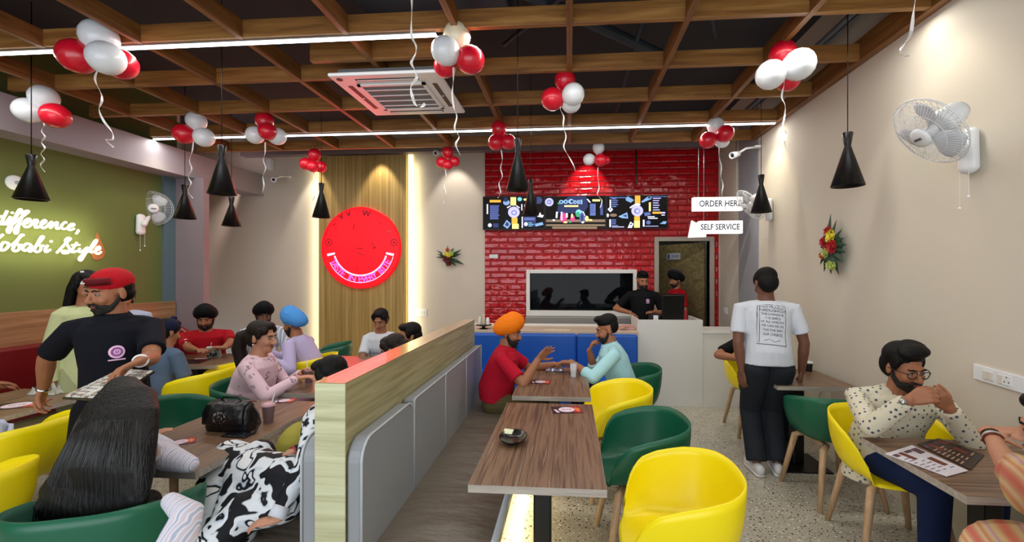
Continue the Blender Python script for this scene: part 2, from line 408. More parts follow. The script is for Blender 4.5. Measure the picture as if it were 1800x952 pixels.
tag(G().box(-2.2, DX0-.1, 8.5, 9.2, .85, .9).box(-2.2, DX0-.1, 8.55, 9.15, 0, .85).make('kitchen_counter', M_CHROME), 'dim steel kitchen worktop behind the hatch glass', 'counter')

# wood slat panel behind the round sign, with a lit cove on both sides
SX0, SX1 = atY(560, 400, YB-.1).x, atY(714, 400, YB-.1).x; SZ = atY(600, 274, YB-.1).z
M_SLAT = ramp_mat('slat_wood', [(.25, '#8a7040'), (.45, '#a98d52'), (.62, '#bea367'), (.8, '#917846')], 'noise', 1.5, (9, 9, .25), rough=.5, detail=5, bump=.1)
g = G(); n = 26; dx = (SX1-SX0)/n
for i in range(n): g.box(SX0+i*dx, SX0+(i+1)*dx-.003, YB-.1, YB-.07, .0, SZ)
g.box(SX0, SX1, YB-.07, YB-.055, 0, SZ)
struct(g, 'trim_7', M_SLAT)
COVE = emat('led_warm', '#fff0a0', 2.2)
struct(G().box(SX1+.01, SX1+.085, YB-.03, YB-.004, .2, SZ+.02), 'trim_8', COVE)
struct(G().box(SX0-.045, SX0-.005, YB-.03, YB-.004, .2, SZ-.2), 'trim_9', COVE)
def strip(name, loc, sy, e, rz=0):
    area(name, loc, (0, R(90), 0), 3.0, .04, e, (1, .88, .55))
area('cove_right', (SX1+.12, YB-.12, 1.9), (R(90), 0, 0), .06, 3.2, 5, (1, .9, .55))
area('cove_left', (SX0-.1, YB-.12, 1.9), (R(90), 0, 0), .06, 3.2, 4, (1, .9, .55))

# ------------------------------------------------------------------ the timber grid under the ceiling
LX = [-4.8, -4.0, -3.2, -2.4, -1.6, -.8, 0, .8, 1.6]
CY = [-1.2, -.5, .2, .9, 1.62, 2.32, 3.02, 3.72, 4.42, 5.12, 5.83]
grid = thing('ceiling_grid', 'open grid of brown pine beams hung under the dark ceiling', 'ceiling grid', (-1.5, 3, GZ))
for y in CY: G().box(-5.27, XR-.002, y, y+.045, GZ, GZ+.13).make('cross_beam', W_BX, grid, bevel=.003)
for x in LX: G().box(x-.022, x+.022, CY[0], CY[-1], GZ-.004, GZ+.126).make('long_beam', W_BY, grid, bevel=.003)
G().box(XR-.07, XR-.003, CY[0], CY[-1]+.04, GZ-.006, GZ+.17).make('edge_beam', W_BY, grid, bevel=.003)
G().box(-2.1, -1.0, 3.40, 3.45, GZ-.002, GZ+.17).make('trimmer_beam', W_BX, grid, bevel=.003)
# services in the dark void
M_DUCT = mat('duct_dark', '#3a4350', .5, metal=.3)
t = thing('ceiling_duct', 'dark blue grey air duct above the timber grid near the cassette unit', 'duct', (-.9, 4, 3.85))
G().box(-1.55, -.45, 2.2, 3.5, 3.62, 3.95).make('duct_body', M_DUCT, t, bevel=.02); G().tube([(-.5, 3.2, 3.8), (.9, 4.4, 3.8)], .05, 12).make('branch_pipe', M_DUCT, t)
for i, (a, bb, lab) in enumerate((((.55, 2.6, 3.75), (-.6, 4.0, 3.75), 'thin dark pipe crossing diagonally above the grid left of the centre'),
                                 ((.95, 3.2, 3.75), (1.3, 4.0, 3.75), 'short dark diagonal pipe above the grid in the right bays'),
                                 ((.62, 3.6, 3.8), (.62, 6.6, 3.8), 'dark blue pipe running to the rear above the grid'),
                                 ((2.12, 2.5, 3.6), (2.12, 6.6, 3.6), 'pair of cable pipes hugging the right wall above the grid'))):
    g = G().tube([a, bb], .022, 8)
    if i == 3: g.tube([(2.2, 2.5, 3.62), (2.2, 6.6, 3.62)], .015, 8)
    tag(g.make('ceiling_pipe', M_DUCT if i != 3 else mat('pipe_grey', '#5c6068', .4), smooth=True), lab, 'pipe')
# dropped grey band above the rear wall
struct(G().box(XL, BX1+.3, YB-.14, YB-.001, SZ+.03, SZ+.22), 'trim_10', mat('band_grey', '#85787c', .8))

# LED strips
def led_strip(y, x0, x1, label):
    t = thing('strip_light', label, 'strip light', ((x0+x1)/2, y, GZ), 'white light strips under the grid' if 0 else None)
    G().box(x0, x1, y-.022, y+.022, GZ-.012, GZ-.001).make('housing', mat('alu', '#9a9a9a', .4, metal=.6), t)
    G().box(x0, x1, y-.017, y+.017, GZ-.022, GZ-.012).make('diffuser', LED, t)
led_strip(5.18, -5.27, 2.33, 'long glowing white strip light under the rear of the grid, from soffit to right wall')
led_strip(3.07, -5.27, -.95, 'glowing white strip light nearest the camera, passing behind the topmost left balloons')

# ------------------------------------------------------------------ cassette air conditioner
ax0, ax1, ay0, ay1, az = -2.0, -1.06, 3.48, 4.4, 3.28
t = thing('air_conditioner', 'square white ceiling cassette air conditioner set in the timber grid', 'air conditioner', (-1.53, 3.94, az))
G().box(ax0, ax1, ay0, ay1, az, az+.03).make('panel', M_WHITE, t, bevel=.012)
G().box(ax0+.06, ax1-.06, ay0+.06, ay1-.06, az+.03, az+.08).make('casing', mat('ac_case', '#6d6f72', .5), t)
g = G(); fr = .17
g.box(ax0+fr, ax1-fr, ay0+fr, ay0+fr+.03, az-.014, az).box(ax0+fr, ax1-fr, ay1-fr-.03, ay1-fr, az-.014, az)
g.box(ax0+fr, ax0+fr+.03, ay0+fr, ay1-fr, az-.014, az).box(ax1-fr-.03, ax1-fr, ay0+fr, ay1-fr, az-.014, az)
for k in range(1, 5): g.box(ax0+fr+.03, ax1-fr-.03, ay0+fr+k*.118-.006, ay0+fr+k*.118+.006, az-.012, az)
gr = g.make('intake_grille', M_WHITE, t)
g = G().box(ax0+fr+.03, ax1-fr-.03, ay0+fr+.03, ay1-fr-.03, az-.004, az-.001)
for k in range(40): x = ax0+fr+.035+k*(ax1-ax0-2*fr-.07)/39; g.box(x-.002, x+.002, ay0+fr+.03, ay1-fr-.03, az-.008, az-.004)
g.make('filter_mesh', mat('filter_grey', '#8d9096', .6), gr)
M_SLOT = mat('slot_black', '#15171a', .5)
for (a0, a1, b0, b1) in ((ax0+.2, ax1-.2, ay0+.075, ay0+.115), (ax0+.2, ax1-.2, ay1-.115, ay1-.075), (ax0+.075, ax0+.115, ay0+.2, ay1-.2), (ax1-.115, ax1-.075, ay0+.2, ay1-.2)):
    s_ = G().box(a0, a1, b0, b1, az-.003, az-.0005).make('air_slot', M_SLOT, t)
    G().box(a0+.01, a1-.01, (b0+b1)/2-.006, (b0+b1)/2+.006, az-.007, az-.003).make('louvre', M_WHITE, s_)
G().disc((ax0+.07, ay0+.07, az-.004), .025, (0, 0, 1), .004, 16).make('sensor', M_SLOT, t)

# ------------------------------------------------------------------ pendant lamps
def lamp_proto():
    t = thing('pendant_lamp', None, 'pendant lamp', world=False)
    prof = [(.03, .40), (.034, .395), (.022, .31), (.02, .30), (.105, .0), (.101, .0), (.017, .296), (.02, .31), (.028, .385), (.0, .386)]
    G().lathe(prof, n=32).make('lamp_shade', M_BLACK, t, smooth=False)
    G().tube([(0, 0, .39), (0, 0, 1.75)], .0035, 6).make('cord', M_BLACK, t)
    G().lathe([(.02, .17), (.03, .14), (.032, .12), (.02, .09), (0, .085)], n=16).make('bulb', mat('bulb_off', '#d9d4c4', .3), t, smooth=True)
    for o in t.children:
        for p in o.data.polygons: p.use_smooth = True
    return t
lp = lamp_proto(); used = False
for u, v, s_, lab in ((55, 351, 1.12, 'black cone pendant lamp hanging over the neon writing, far left'),
                  (390, 341, 1.0, 'large black cone pendant lamp beside the second ribbon, over the left tables'),
                  (407, 397, 1.12, 'small black cone pendant lamp hanging lowest of the left cluster, against the pinkish wall'),
                  (325, 384, 1.1, 'black cone pendant lamp in front of the left pillar'),
                  (565, 382, .95, 'black cone pendant lamp overlapping the upper left edge of the round red sign'),
                  (910, 334, .86, 'black cone pendant lamp just above the left menu screen'),
                  (933, 378, .9, 'black cone pendant lamp in front of the menu screens, lower than its neighbour'),
                  (1338, 373, 1.0, 'black cone pendant lamp in front of the far wall fan by the order signs'),
                  (1490, 327, 1.05, 'black cone pendant lamp in front of the right wall')):
    o = lp if not used else copy_tree(lp); used = True
    o.location = atZ(u, v, 2.3); o.scale = (s_, s_, 1.0 if s_ > .9 else 1.0); o['label'] = lab; o['group'] = 'black cone pendant lamps'

# ------------------------------------------------------------------ booth divider and benches
PX0, PX1, PY0, PY1 = -1.05, -.92, 1.735, 4.22
t = thing('booth_divider', 'low oak clad divider wall running between the two halves of seating', 'divider', (-.985, 3, 0))
G().box(PX0+.004, PX1-.004, PY0+.006, PY1, 0, 1.196).make('core', W_OAK, t, bevel=.002)
G().box(PX0, PX1, PY0, PY0+.006, 0, 1.197).make('end_panel', W_OAKX, t)
G().box(PX0, PX1, PY0, PY1, 1.196, 1.2).make('top_edge', wood('divider_top', [(.3, '#a67f58'), (.5, '#bd9469'), (.7, '#c9a47b')], 'y', 1.2, k=24, rough=.22, bump=.02, coat=.6), t)
M_PAD = mat('grey_leatherette', '#8b8f94', .42, bump=.06, bscale=30)
M_SEAT = mat('grey_brown_leatherette', '#6d6357', .36, bump=.7, bscale=4.5, detail=3, stretch=(1, 2.2, 1))
M_PIPE = mat('pad_piping', '#b2b8be', .4)
def padrect(x0, x1, ya, yb, z0, z1, r=.09, n=6, zt=None):
    """upright pad with rounded top corners, thickness x0..x1"""
    pts = [(ya, z0), (yb, z0)]
    for k in range(n+1): a = PI/2*k/n; pts.append((yb-r+r*math.cos(a), z1-r+r*math.sin(a)))
    for k in range(n+1): a = PI/2+PI/2*k/n; pts.append((ya+r+r*math.cos(a), z1-r+r*math.sin(a)))
    return [Vector((x0, y, z)) for y, z in pts], Vector((x1-x0, 0, 0))
def bench(label, x_back, x_front, y0, y1, sgn, ztop=.955, seat_mat=None, pad_mat=None, pipe_mat=None, npad=4, led=True):
    t = thing('banquette_bench', label, 'bench', ((x_back+x_front)/2, (y0+y1)/2, 0))
    L = (y1-y0)/npad; pad_mat = pad_mat or M_PAD; seat_mat = seat_mat or M_SEAT
    for k in range(npad):
        pts, off = padrect(x_back, x_back+sgn*.065, y0+k*L+.001, y0+(k+1)*L-.001, .42, ztop, r=.09 if k == 0 else .02)
        o = fixnormals(G().poly(pts, off).make('back_pad', pad_mat, t, bevel=.012))
        edge = [p+off for p in pts][1:]+[pts[0]+off]
        G().tube([q for q in edge], .006, 6).make('piping', pipe_mat or M_PIPE, o, smooth=True)
    xa, xb = sorted((x_back+sgn*.03, x_front))
    g = G(); nx, ny = 8, 60; vs = []
    for j in range(ny+1):
        for i in range(nx+1):
            fx = i/nx; y = y0+(y1-y0)*j/ny; x = xa+(xb-xa)*fx
            z = .455+.008*math.sin(y*7)*math.sin(fx*PI)+.01*math.sin(fx*PI)
            vs.append((x, y, z))
    fs = [(j*(nx+1)+i, j*(nx+1)+i+1, (j+1)*(nx+1)+i+1, (j+1)*(nx+1)+i) for j in range(ny) for i in range(nx)]
    g.add(vs, fs); g.box(xa, xb, y0, y1, .33, .4565)
    g.make('seat_cushion', seat_mat, t)
    xs = x_front-sgn*.0
    G().tube([(xs, y0, .44), (xs, y1, .44)], .02, 8).make('front_piping', pipe_mat or M_PIPE, t, smooth=True)
    xa, xb = sorted((x_back+sgn*.02, x_front-sgn*.05))
    G().box(xa, xb, y0, y1, .12, .33).make('base', W_OAK, t)
    xa, xb = sorted((x_back+sgn*.1, x_front-sgn*.22))
    G().box(xa, xb, y0, y1, 0, .12).make('plinth', M_BLACK, t)
    if led:
        xa, xb = sorted((x_front-sgn*.09, x_front-sgn*.075))
        G().box(xa, xb, y0, y1, .105, .118).make('glow_strip', emat('led_floor', '#ffdf86', 6), t)
    return t
bench('grey padded bench along the right side of the oak divider, facing the near table', PX1, -.34, 1.745, 4.2, 1)
area('bench_glow', (-.36, 3.0, .11), (0, R(-20), 0), .05, 2.6, 9, (1, .85, .5))
bench('grey padded bench along the left side of the oak divider, mostly hidden by it', PX0, -1.6, 1.745, 4.2, -1, led=False)
# red bench and its wooden back along the green wall
t = thing('banquette_bench', 'dark red padded bench with wooden top panel along the green wall', 'bench', (-5.3, 3, 0))
G().box(XL+.001, XL+.05, YF+.5, 5.78, .88, 1.26).make('wood_panel', W_BACK, t, bevel=.003)
M_RED = mat('red_leatherette', '#6c0c14', .4, bump=.05, bscale=20)
G().box(XL+.002, XL+.14, YF+.5, 5.6, .42, .92).make('back_pad', M_RED, t, bevel=.03)
G().box(XL+.1, XL+.62, YF+.5, 5.6, .3, .46).make('seat_cushion', M_RED, t, bevel=.03)
G().box(XL+.05, XL+.55, YF+.5, 5.6, 0, .3).make('base', W_OAK, t)
# raised red seat end behind the man in the red T-shirt
pts = []
c0 = atD(292, 640, 5.15)
t = thing('bench_end', 'red padded rounded seat back beside the man in the red T-shirt', 'bench', (c0.x, c0.y, 0))
for k in range(13): a = PI*k/12; pts.append(Vector((c0.x+.32*math.cos(a), c0.y, .80+.24*math.sin(a))))
pts += [Vector((c0.x-.32, c0.y, .4)), Vector((c0.x+.32, c0.y, .4))]
fixnormals(G().poly(pts, (0, .1, 0)).make('back_pad', M_RED, t, bevel=.03))
G().box(c0.x-.32, c0.x+.85, c0.y-.42, c0.y-.0, 0, .46).make('seat_block', M_RED, t, bevel=.03)

# blue bench in front of the counter
t = thing('banquette_bench', 'royal blue padded bench backing onto the service counter', 'bench', (-.15, 5.2, 0))
M_BLUE = mat('blue_leatherette', '#0b56b4', .4, bump=.05, bscale=14)
bx0, bx1 = atY(841, 600, 5.45).x-.25, atY(1120, 600, 5.45).x
nb = 3
for k in range(nb):
    xa = bx0+(bx1-bx0)*k/nb; xb = bx0+(bx1-bx0)*(k+1)/nb
    G().box(xa+.001, xb-.001, 5.36, 5.465, .42, .905).make('back_pad', M_BLUE, t, bevel=.025)
G().box(bx0, bx1, 4.85, 5.4, .33, .46).make('seat_cushion', M_BLUE, t, bevel=.03)
G().box(bx0, bx1, 4.92, 5.42, 0, .33).make('base', mat('blue_base', '#16469a', .5), t)

# ------------------------------------------------------------------ service counter
t = thing('service_counter', 'long service counter with pale worktop behind the blue bench', 'counter', (-.1, 5.75, 0))
G().box(-1.5, .85, 5.48, 6.02, .0, .885).make('body', M_WHITEL, t)
G().box(-1.5, .85, 5.48, 6.05, .885, .93).make('worktop', mat('counter_top', '#c9b39c', .35, vary=.12, vscale=60), t, bevel=.004)
G().box(-1.5, .85, 6.03, 6.06, .93, .955).make('back_strip', M_WHITEL, t)
t = thing('cash_counter', 'tall white box counter in front of the cashier', 'counter', (1.25, 5.85, 0))
cx0, cx1 = atY(1121, 600, 5.55).x, atY(1235.5, 600, 5.55).x; czt = atY(1180, 562, 5.55).z
G().box(cx0, cx1, 5.55, 5.57, 0, czt).make('front_panel', M_WHITEL, t, bevel=.002)
G().box(cx0, cx0+.02, 5.57, 6.15, 0, czt).make('side_panel', M_WHITEL, t); G().box(cx1-.02, cx1, 5.57, 6.15, 0, czt).make('side_panel', M_WHITEL, t)
G().box(cx0+.02, cx1-.02, 5.57, 6.15, czt-.17, czt-.14).make('inner_top', M_WHITEL, t)
t = thing('low_counter', 'lower white counter section between cash counter and right wall', 'counter', (2, 5.9, 0))
G().box(cx1+.002, XR-.001, 5.56, 5.6, 0, .905).make('front_panel', M_WHITEL, t)
G().box(cx1+.002, XR-.001, 5.55, 6.1, .905, .93).make('worktop', M_WHITEL, t, bevel=.003)
# till monitor and printer
t = thing('till_monitor', 'black touch-screen till seen from behind on the cash counter', 'monitor', (1.2, 5.9, czt))
mx0, mx1 = atY(1163, 500, 5.8).x, atY(1203, 500, 5.8).x; mz0, mz1 = atY(0, 560, 5.8).z, atY(0, 514, 5.8).z
G().obox(((mx0+mx1)/2, 5.8, (mz0+mz1)/2+.01), ((mx1-mx0)/2, .02, 0), (0, .02, .01), (0, -.03, (mz1-mz0)/2)).make('screen_case', M_BLACK, t, bevel=.008)
G().tube([(1.2, 5.85, czt-.14), (1.2, 5.84, mz0+.1)], .03, 10).make('stand', M_BLACK, t)
G().box(1.08, 1.32, 5.76, 5.95, czt-.14, czt-.125).make('foot', M_BLACK, t)
t = thing('receipt_printer', 'small black receipt printer beside the till', 'printer', (mx0-.05, 5.75, czt))
G().box(mx0-.16, mx0-.03, 5.72, 5.86, czt-.14, czt+.05).make('printer_case', M_BLACK, t, bevel=.01)
G().box(mx0-.12, mx0-.06, 5.715, 5.72, czt-.02, czt+.04).make('paper_slot', M_WHITE, t)
t = thing('red_box', 'red carton at the right end of the cash counter', 'box', (mx1+.05, 5.8, czt)); q = mx1
G().box(q-.06, q+.05, 5.86, 5.98, czt-.14, czt+.09).make('carton', mat('red_card', '#a3122a', .6), t, bevel=.004)
G().box(q-.02, q+.0, 5.855, 5.86, czt-.14, czt+.09).make('tape', M_BLACK, t)

# small things on the counter: black stand with cups, white roll, paper, tissue pack
def at_counter(u, v, z=.93): return atZ(u, v, z)
p = at_counter(850, 580); p.y = 5.62; p = atY(850, 570, 5.62); p.z = .93
t = thing('cake_stand', 'black footed tray with jars at the left end of the counter', 'tray', p)
G().lathe([(.06, 0), (.05, .008), (.02, .015), (.02, .03), (.10, .045), (.105, .055), (0, .055)], p).make('tray', M_BLACK, t, smooth=True)
for k, (dx, h, c) in enumerate(((-.05, .1, '#d9cfc2'), (.0, .13, '#c2b6a4'), (.055, .09, '#e8e2da'))):
    G().lathe([(.022, 0), (.024, h*.7), (.016, h*.85), (.017, h), (0, h)], p+Vector((dx, 0, .056)), n=14).make('jar', mat('jar%d' % k, c, .3), t, smooth=True)
for (u, lab, r_, l_) in ((880, 'white tissue roll lying on the counter, left one', .05, .1), (893, 'white tissue roll lying on the counter, right one behind the orange turban', .055, .1)):
    p = atY(u, 560, 5.8); p.z = .93+r_
    g = G().tube([p-Vector((l_/2, 0, 0)), p+Vector((l_/2, 0, 0))], r_, 20)
    t = tag(g.make('tissue_roll', M_WHITE, smooth=False), lab, 'tissue roll')
    G().tube([p+Vector((l_/2, 0, 0)), p+Vector((l_/2+.002, 0, 0))], .02, 12).make('core', mat('cardboard', '#aa9988', .8), t)
p = atY(1100, 575, 5.7); p.z = .93
t = thing('paper_stack', 'small pile of reddish paper napkins at the right end of the counter', 'napkins', p)
for k in range(5): a = k*.22; G().obox(p+Vector((0, 0, .006+k*.01)), Vector((math.cos(a), math.sin(a), 0))*.1, Vector((-math.sin(a), math.cos(a), 0))*.06, (0, 0, .004)).make('sheet', mat('napkin%d' % (k % 2), ('#c98a80', '#d9c8be')[k % 2], .7), t)
p = atY(985, 580, 5.56); p.z = .932
tag(G().box(p.x-.2, p.x+.12, 5.52, 5.62, .9305, .935).make('menu_card', mat('card_cream', '#d8c8b0', .6)), 'flat cream card strip lying on the counter edge behind the two talking men', 'card')

# ------------------------------------------------------------------ tables
def table(label, x0, x1, y0, y1, mat_top=None, rz=0, base_at=None, z=.75, col=.045, along='y'):
    cx, cy = (x0+x1)/2, (y0+y1)/2
    t = thing('dining_table', label, 'table', (cx, cy, 0), world=False, rz=rz)
    hx, hy = (x1-x0)/2, (y1-y0)/2
    top = G().box(-hx, hx, -hy, hy, z-.034, z).make('tabletop', mat_top or (W_TOP if along == 'y' else W_TOPX), t, bevel=.0015)
    e = .0012
    g = G(); g.box(-hx-e, hx+e, -hy-e, -hy, z-.033, z-.001).box(-hx-e, hx+e, hy, hy+e, z-.033, z-.001).box(-hx-e, -hx, -hy, hy, z-.033, z-.001).box(hx, hx+e, -hy, hy, z-.033, z-.001)
    g.make('edge_band', W_EDGE, top)
    for by in (base_at or [0]):
        G().box(-col, col, by-col, by+col, .012, z-.05).make('column', M_BLACK, t, bevel=.008)
        G().box(-.2, .2, by-.2, by+.2, 0, .012).make('base_plate', M_BLACK, t, bevel=.003)
        G().box(-.16, .16, by-.16, by+.16, z-.05, z-.035).make('top_plate', M_BLACK, t)
    return t
table('striped brown laminate table nearest the camera, beside the grey bench', -.43, .155, 1.84, 3.03, base_at=[-.18])
table('brown laminate table between the man in the orange turban and the man in pale blue', -.42, .155, 3.2, 4.2)
table('brown table against the right wall behind the standing man', 1.66, 2.27, 3.64, 4.3)
table('brown table with menus on it at the right, between the bespectacled man and the woman', 1.6, 2.3, 1.9, 2.54, along='x')
table('brown table carrying the black handbag and red drink', -2.3, -1.69, 1.86, 2.95)
table('brown table in front of the woman in pink', -2.24, -1.72, 3.14, 3.95)
table('brown table in front of the man in the red T-shirt', -4.25, -3.5, 3.95, 4.62, rz=R(10), along='x')
table('brown table at the left edge of the picture by the red bench', -4.25, -3.55, 1.9, 3.1)
table('brown table of the girl in the white T-shirt, behind the divider', -2.5, -1.8, 4.08, 4.6, along='x')

# ------------------------------------------------------------------ tub chairs
M_YEL = mat('yellow_shell', '#f6e003', .38); M_GRN = mat('green_shell', '#0d5a40', .38)
def shell_mesh():
    g = G(); NA, NR = 72, 22; vs = []
    def H(a):     # a = angle from the back, 0..pi (pi = front)
        d = math.degrees(a)
        pts = [(0, .79), (40, .787), (70, .768), (95, .74), (112, .708), (124, .645), (134, .55), (146, .458), (180, .448)]
        for (d0, z0), (d1, z1) in zip(pts, pts[1:]):
            if d <= d1:
                f = (d-d0)/(d1-d0); f = f*f*(3-2*f) if abs(z1-z0) > .1 else f; return z0+(z1-z0)*f
        return pts[-1][1]
    def plan(a):
        c_, s_ = math.cos(a), math.sin(a)          # x = forward is -c
        n = 2.6
        kx = .275 if c_ > 0 else .235; ky = .292
        r = (abs(c_/kx)**n+abs(s_/ky)**n)**(-1/n)
        return r
    for i in range(NA):
        a = 2*PI*i/NA; ab = a if a <= PI else 2*PI-a
        h = H(ab); r = plan(a)
        for j in range(NR+1):
            f = j/NR
            wall = max(0, min(1, (h-.455)/.2))
            rs = r*(.62*wall+.96*(1-wall))
            if f < .45:
                rr = rs*f/.45; z = .452+.006*(f/.45)**2
            else:
                q = (f-.45)/.55*PI/2
                rr = rs+(r-rs)*math.sin(q)**.9; z = .458+(h-.458)*(1-math.cos(q))
                if wall < .3: z = .458-(1-wall)*.012*((f-.45)/.55)**2
            vs.append((-rr*math.cos(a), rr*math.sin(a), z))
    fs = []
    for i in range(NA):
        for j in range(1, NR):
            p = i*(NR+1)+j; q = ((i+1) % NA)*(NR+1)+j; fs.append((p, q, q+1, p+1))
        fs.append((0, ((i+1) % NA)*(NR+1)+1, i*(NR+1)+1))
    # merge centre
    g.add(vs, fs); return g
def chair_proto(m):
    t = thing('tub_chair', None, 'chair', world=False)
    o = shell_mesh().make('seat_shell', m, t, smooth=True, solid=.009)
    for sx in (-1, 1):
        for sy in (-1, 1):
            G().tube([(sx*.13-.01, sy*.12, .425), (sx*.165-.01, sy*.165, .40), (sx*.235-.01, sy*.235, 0)], [.022, .024, .016], 12).make('leg', W_LEG, t, smooth=True)
    G().box(-.15, .13, -.13, -.1, .405, .435).box(-.15, .13, .1, .13, .405, .435).box(-.03, .01, -.13, .13, .41, .44).make('leg_frame', W_LEG, t, bevel=.005)
    return t
protoY = chair_proto(M_YEL); protoG = chair_proto(M_GRN); cused = {}
def chair(c, x, y, face, label):
    pr = protoY if c == 'y' else protoG
    o = pr if c not in cused else copy_tree(pr); cused[c] = 1
    o.location = (x, y, 0); o.rotation_euler = (0, 0, R(face)); o['label'] = label
    o['group'] = 'yellow tub chairs' if c == 'y' else 'green tub chairs'
    return o
chair('y', .465, 2.0, 178, 'empty yellow tub chair in the foreground, nearest the camera')
chair('g', .42, 2.68, 184, 'empty dark green tub chair at the near table, behind the foreground yellow one')
chair('y', .34, 3.42, 190, 'empty yellow tub chair at the far corner of the near table')
chair('g', .56, 4.12, 180, 'green tub chair holding the man in the pale blue shirt')
chair('y', 1.93, 4.74, 268, 'yellow tub chair of the seated person in black by the right wall')
chair('g', 1.93, 3.42, 95, 'green tub chair with its back to the camera, beside the standing man')
chair('y', 1.92, 2.80, 262, 'yellow tub chair holding the man in glasses')
chair('g', 1.95, 1.28, 95, 'green tub chair under the woman in the striped sari, cut by the right edge')
chair('g', -1.86, 1.66, 110, 'green tub chair in the bottom left foreground, seat of the long-haired woman')
chair('y', -2.72, 1.66, 178, 'empty yellow tub chair cut by the left edge, just behind the foreground green one')
chair('y', -3.30, 2.36, 182, 'yellow tub chair under the waiter\'s hand')
chair('g', -2.62, 2.72, 0, 'empty green tub chair behind the handbag, at the table corner')
chair('g', -2.53, 3.36, 8, 'green tub chair holding the woman in pink')
chair('y', -3.38, 3.78, 190, 'yellow tub chair between the red T-shirt man\'s table and the woman in pink')
chair('y', -2.78, 4.45, 180, 'yellow tub chair holding the man in the blue turban')
chair('g', -2.95, 5.15, 200, 'green tub chair in front of the lit slat panel')

# ------------------------------------------------------------------ balloons and ribbons
M_RB = mat('balloon_red', '#d3102c', .3, coat=.3); M_WB = mat('balloon_white', '#e4e8ee', .3, coat=.3); M_CB = mat('balloon_cream', '#f0e2c4', .3, coat=.3)
M_RIB = mat('ribbon_white', '#f2f2f2', .35)
def balloon(c, r, m, out, parent):
    out = Vector(out); out = out.normalized() if out.length > .01 else Vector((0, 0, 1))
    prof = [(.0, 1.06), (.35, 1.0), (.68, .8), (.9, .48), (1, .1), (.95, -.28), (.76, -.64), (.46, -.92), (.2, -1.08), (.06, -1.16), (.03, -1.18), (.07, -1.24), (.0, -1.24)]
    g = G().lathe([(a*r, b*r) for a, b in prof], c, out, 24)
    return fixnormals(g.make('balloon', m, parent, smooth=True))
def ribbon(u0, v0, u1, v1, D, parent, amp=5, turns=4, width=.006, hook=False, name='ribbon', pts=None):
    """curled ribbon hanging from the bunch; pts = optional pixel path"""
    if pts is None:
        pts = []
        n = turns*8
        for i in range(n+1):
            f = i/n; pts.append((u0+(u1-u0)*f+amp*math.sin(f*turns*2*PI)*(.4+.6*f), v0+(v1-v0)*f))
    P = []
    # Catmull-Rom
    q = [pts[0]]+list(pts)+[pts[-1]]
    for i in range(1, len(q)-2):
        for k in range(4):
            t_ = k/4; o = [.5*((2*q[i][c])+(-q[i-1][c]+q[i+1][c])*t_+(2*q[i-1][c]-5*q[i][c]+4*q[i+1][c]-q[i+2][c])*t_**2+(-q[i-1][c]+3*q[i][c]-3*q[i+1][c]+q[i+2][c])*t_**3) for c in (0, 1)]
            P.append(o)
    P.append(pts[-1])
    W = [atD(a, b, D+.02*math.cos(i*.8)) for i, (a, b) in enumerate(P)]
    g = G(); rs = []
    for i, p in enumerate(W):
        a = i*.35; d = Vector((math.cos(a)*.8, math.sin(a)*.6, .25)).normalized()*width*1.0
        nrm = Vector((-math.sin(a), math.cos(a), 0))*width*.22
        rs.append([p+d, p+nrm, p-d, p-nrm])
    g.rings(rs)
    return g.make(name, M_RIB, parent, smooth=False)
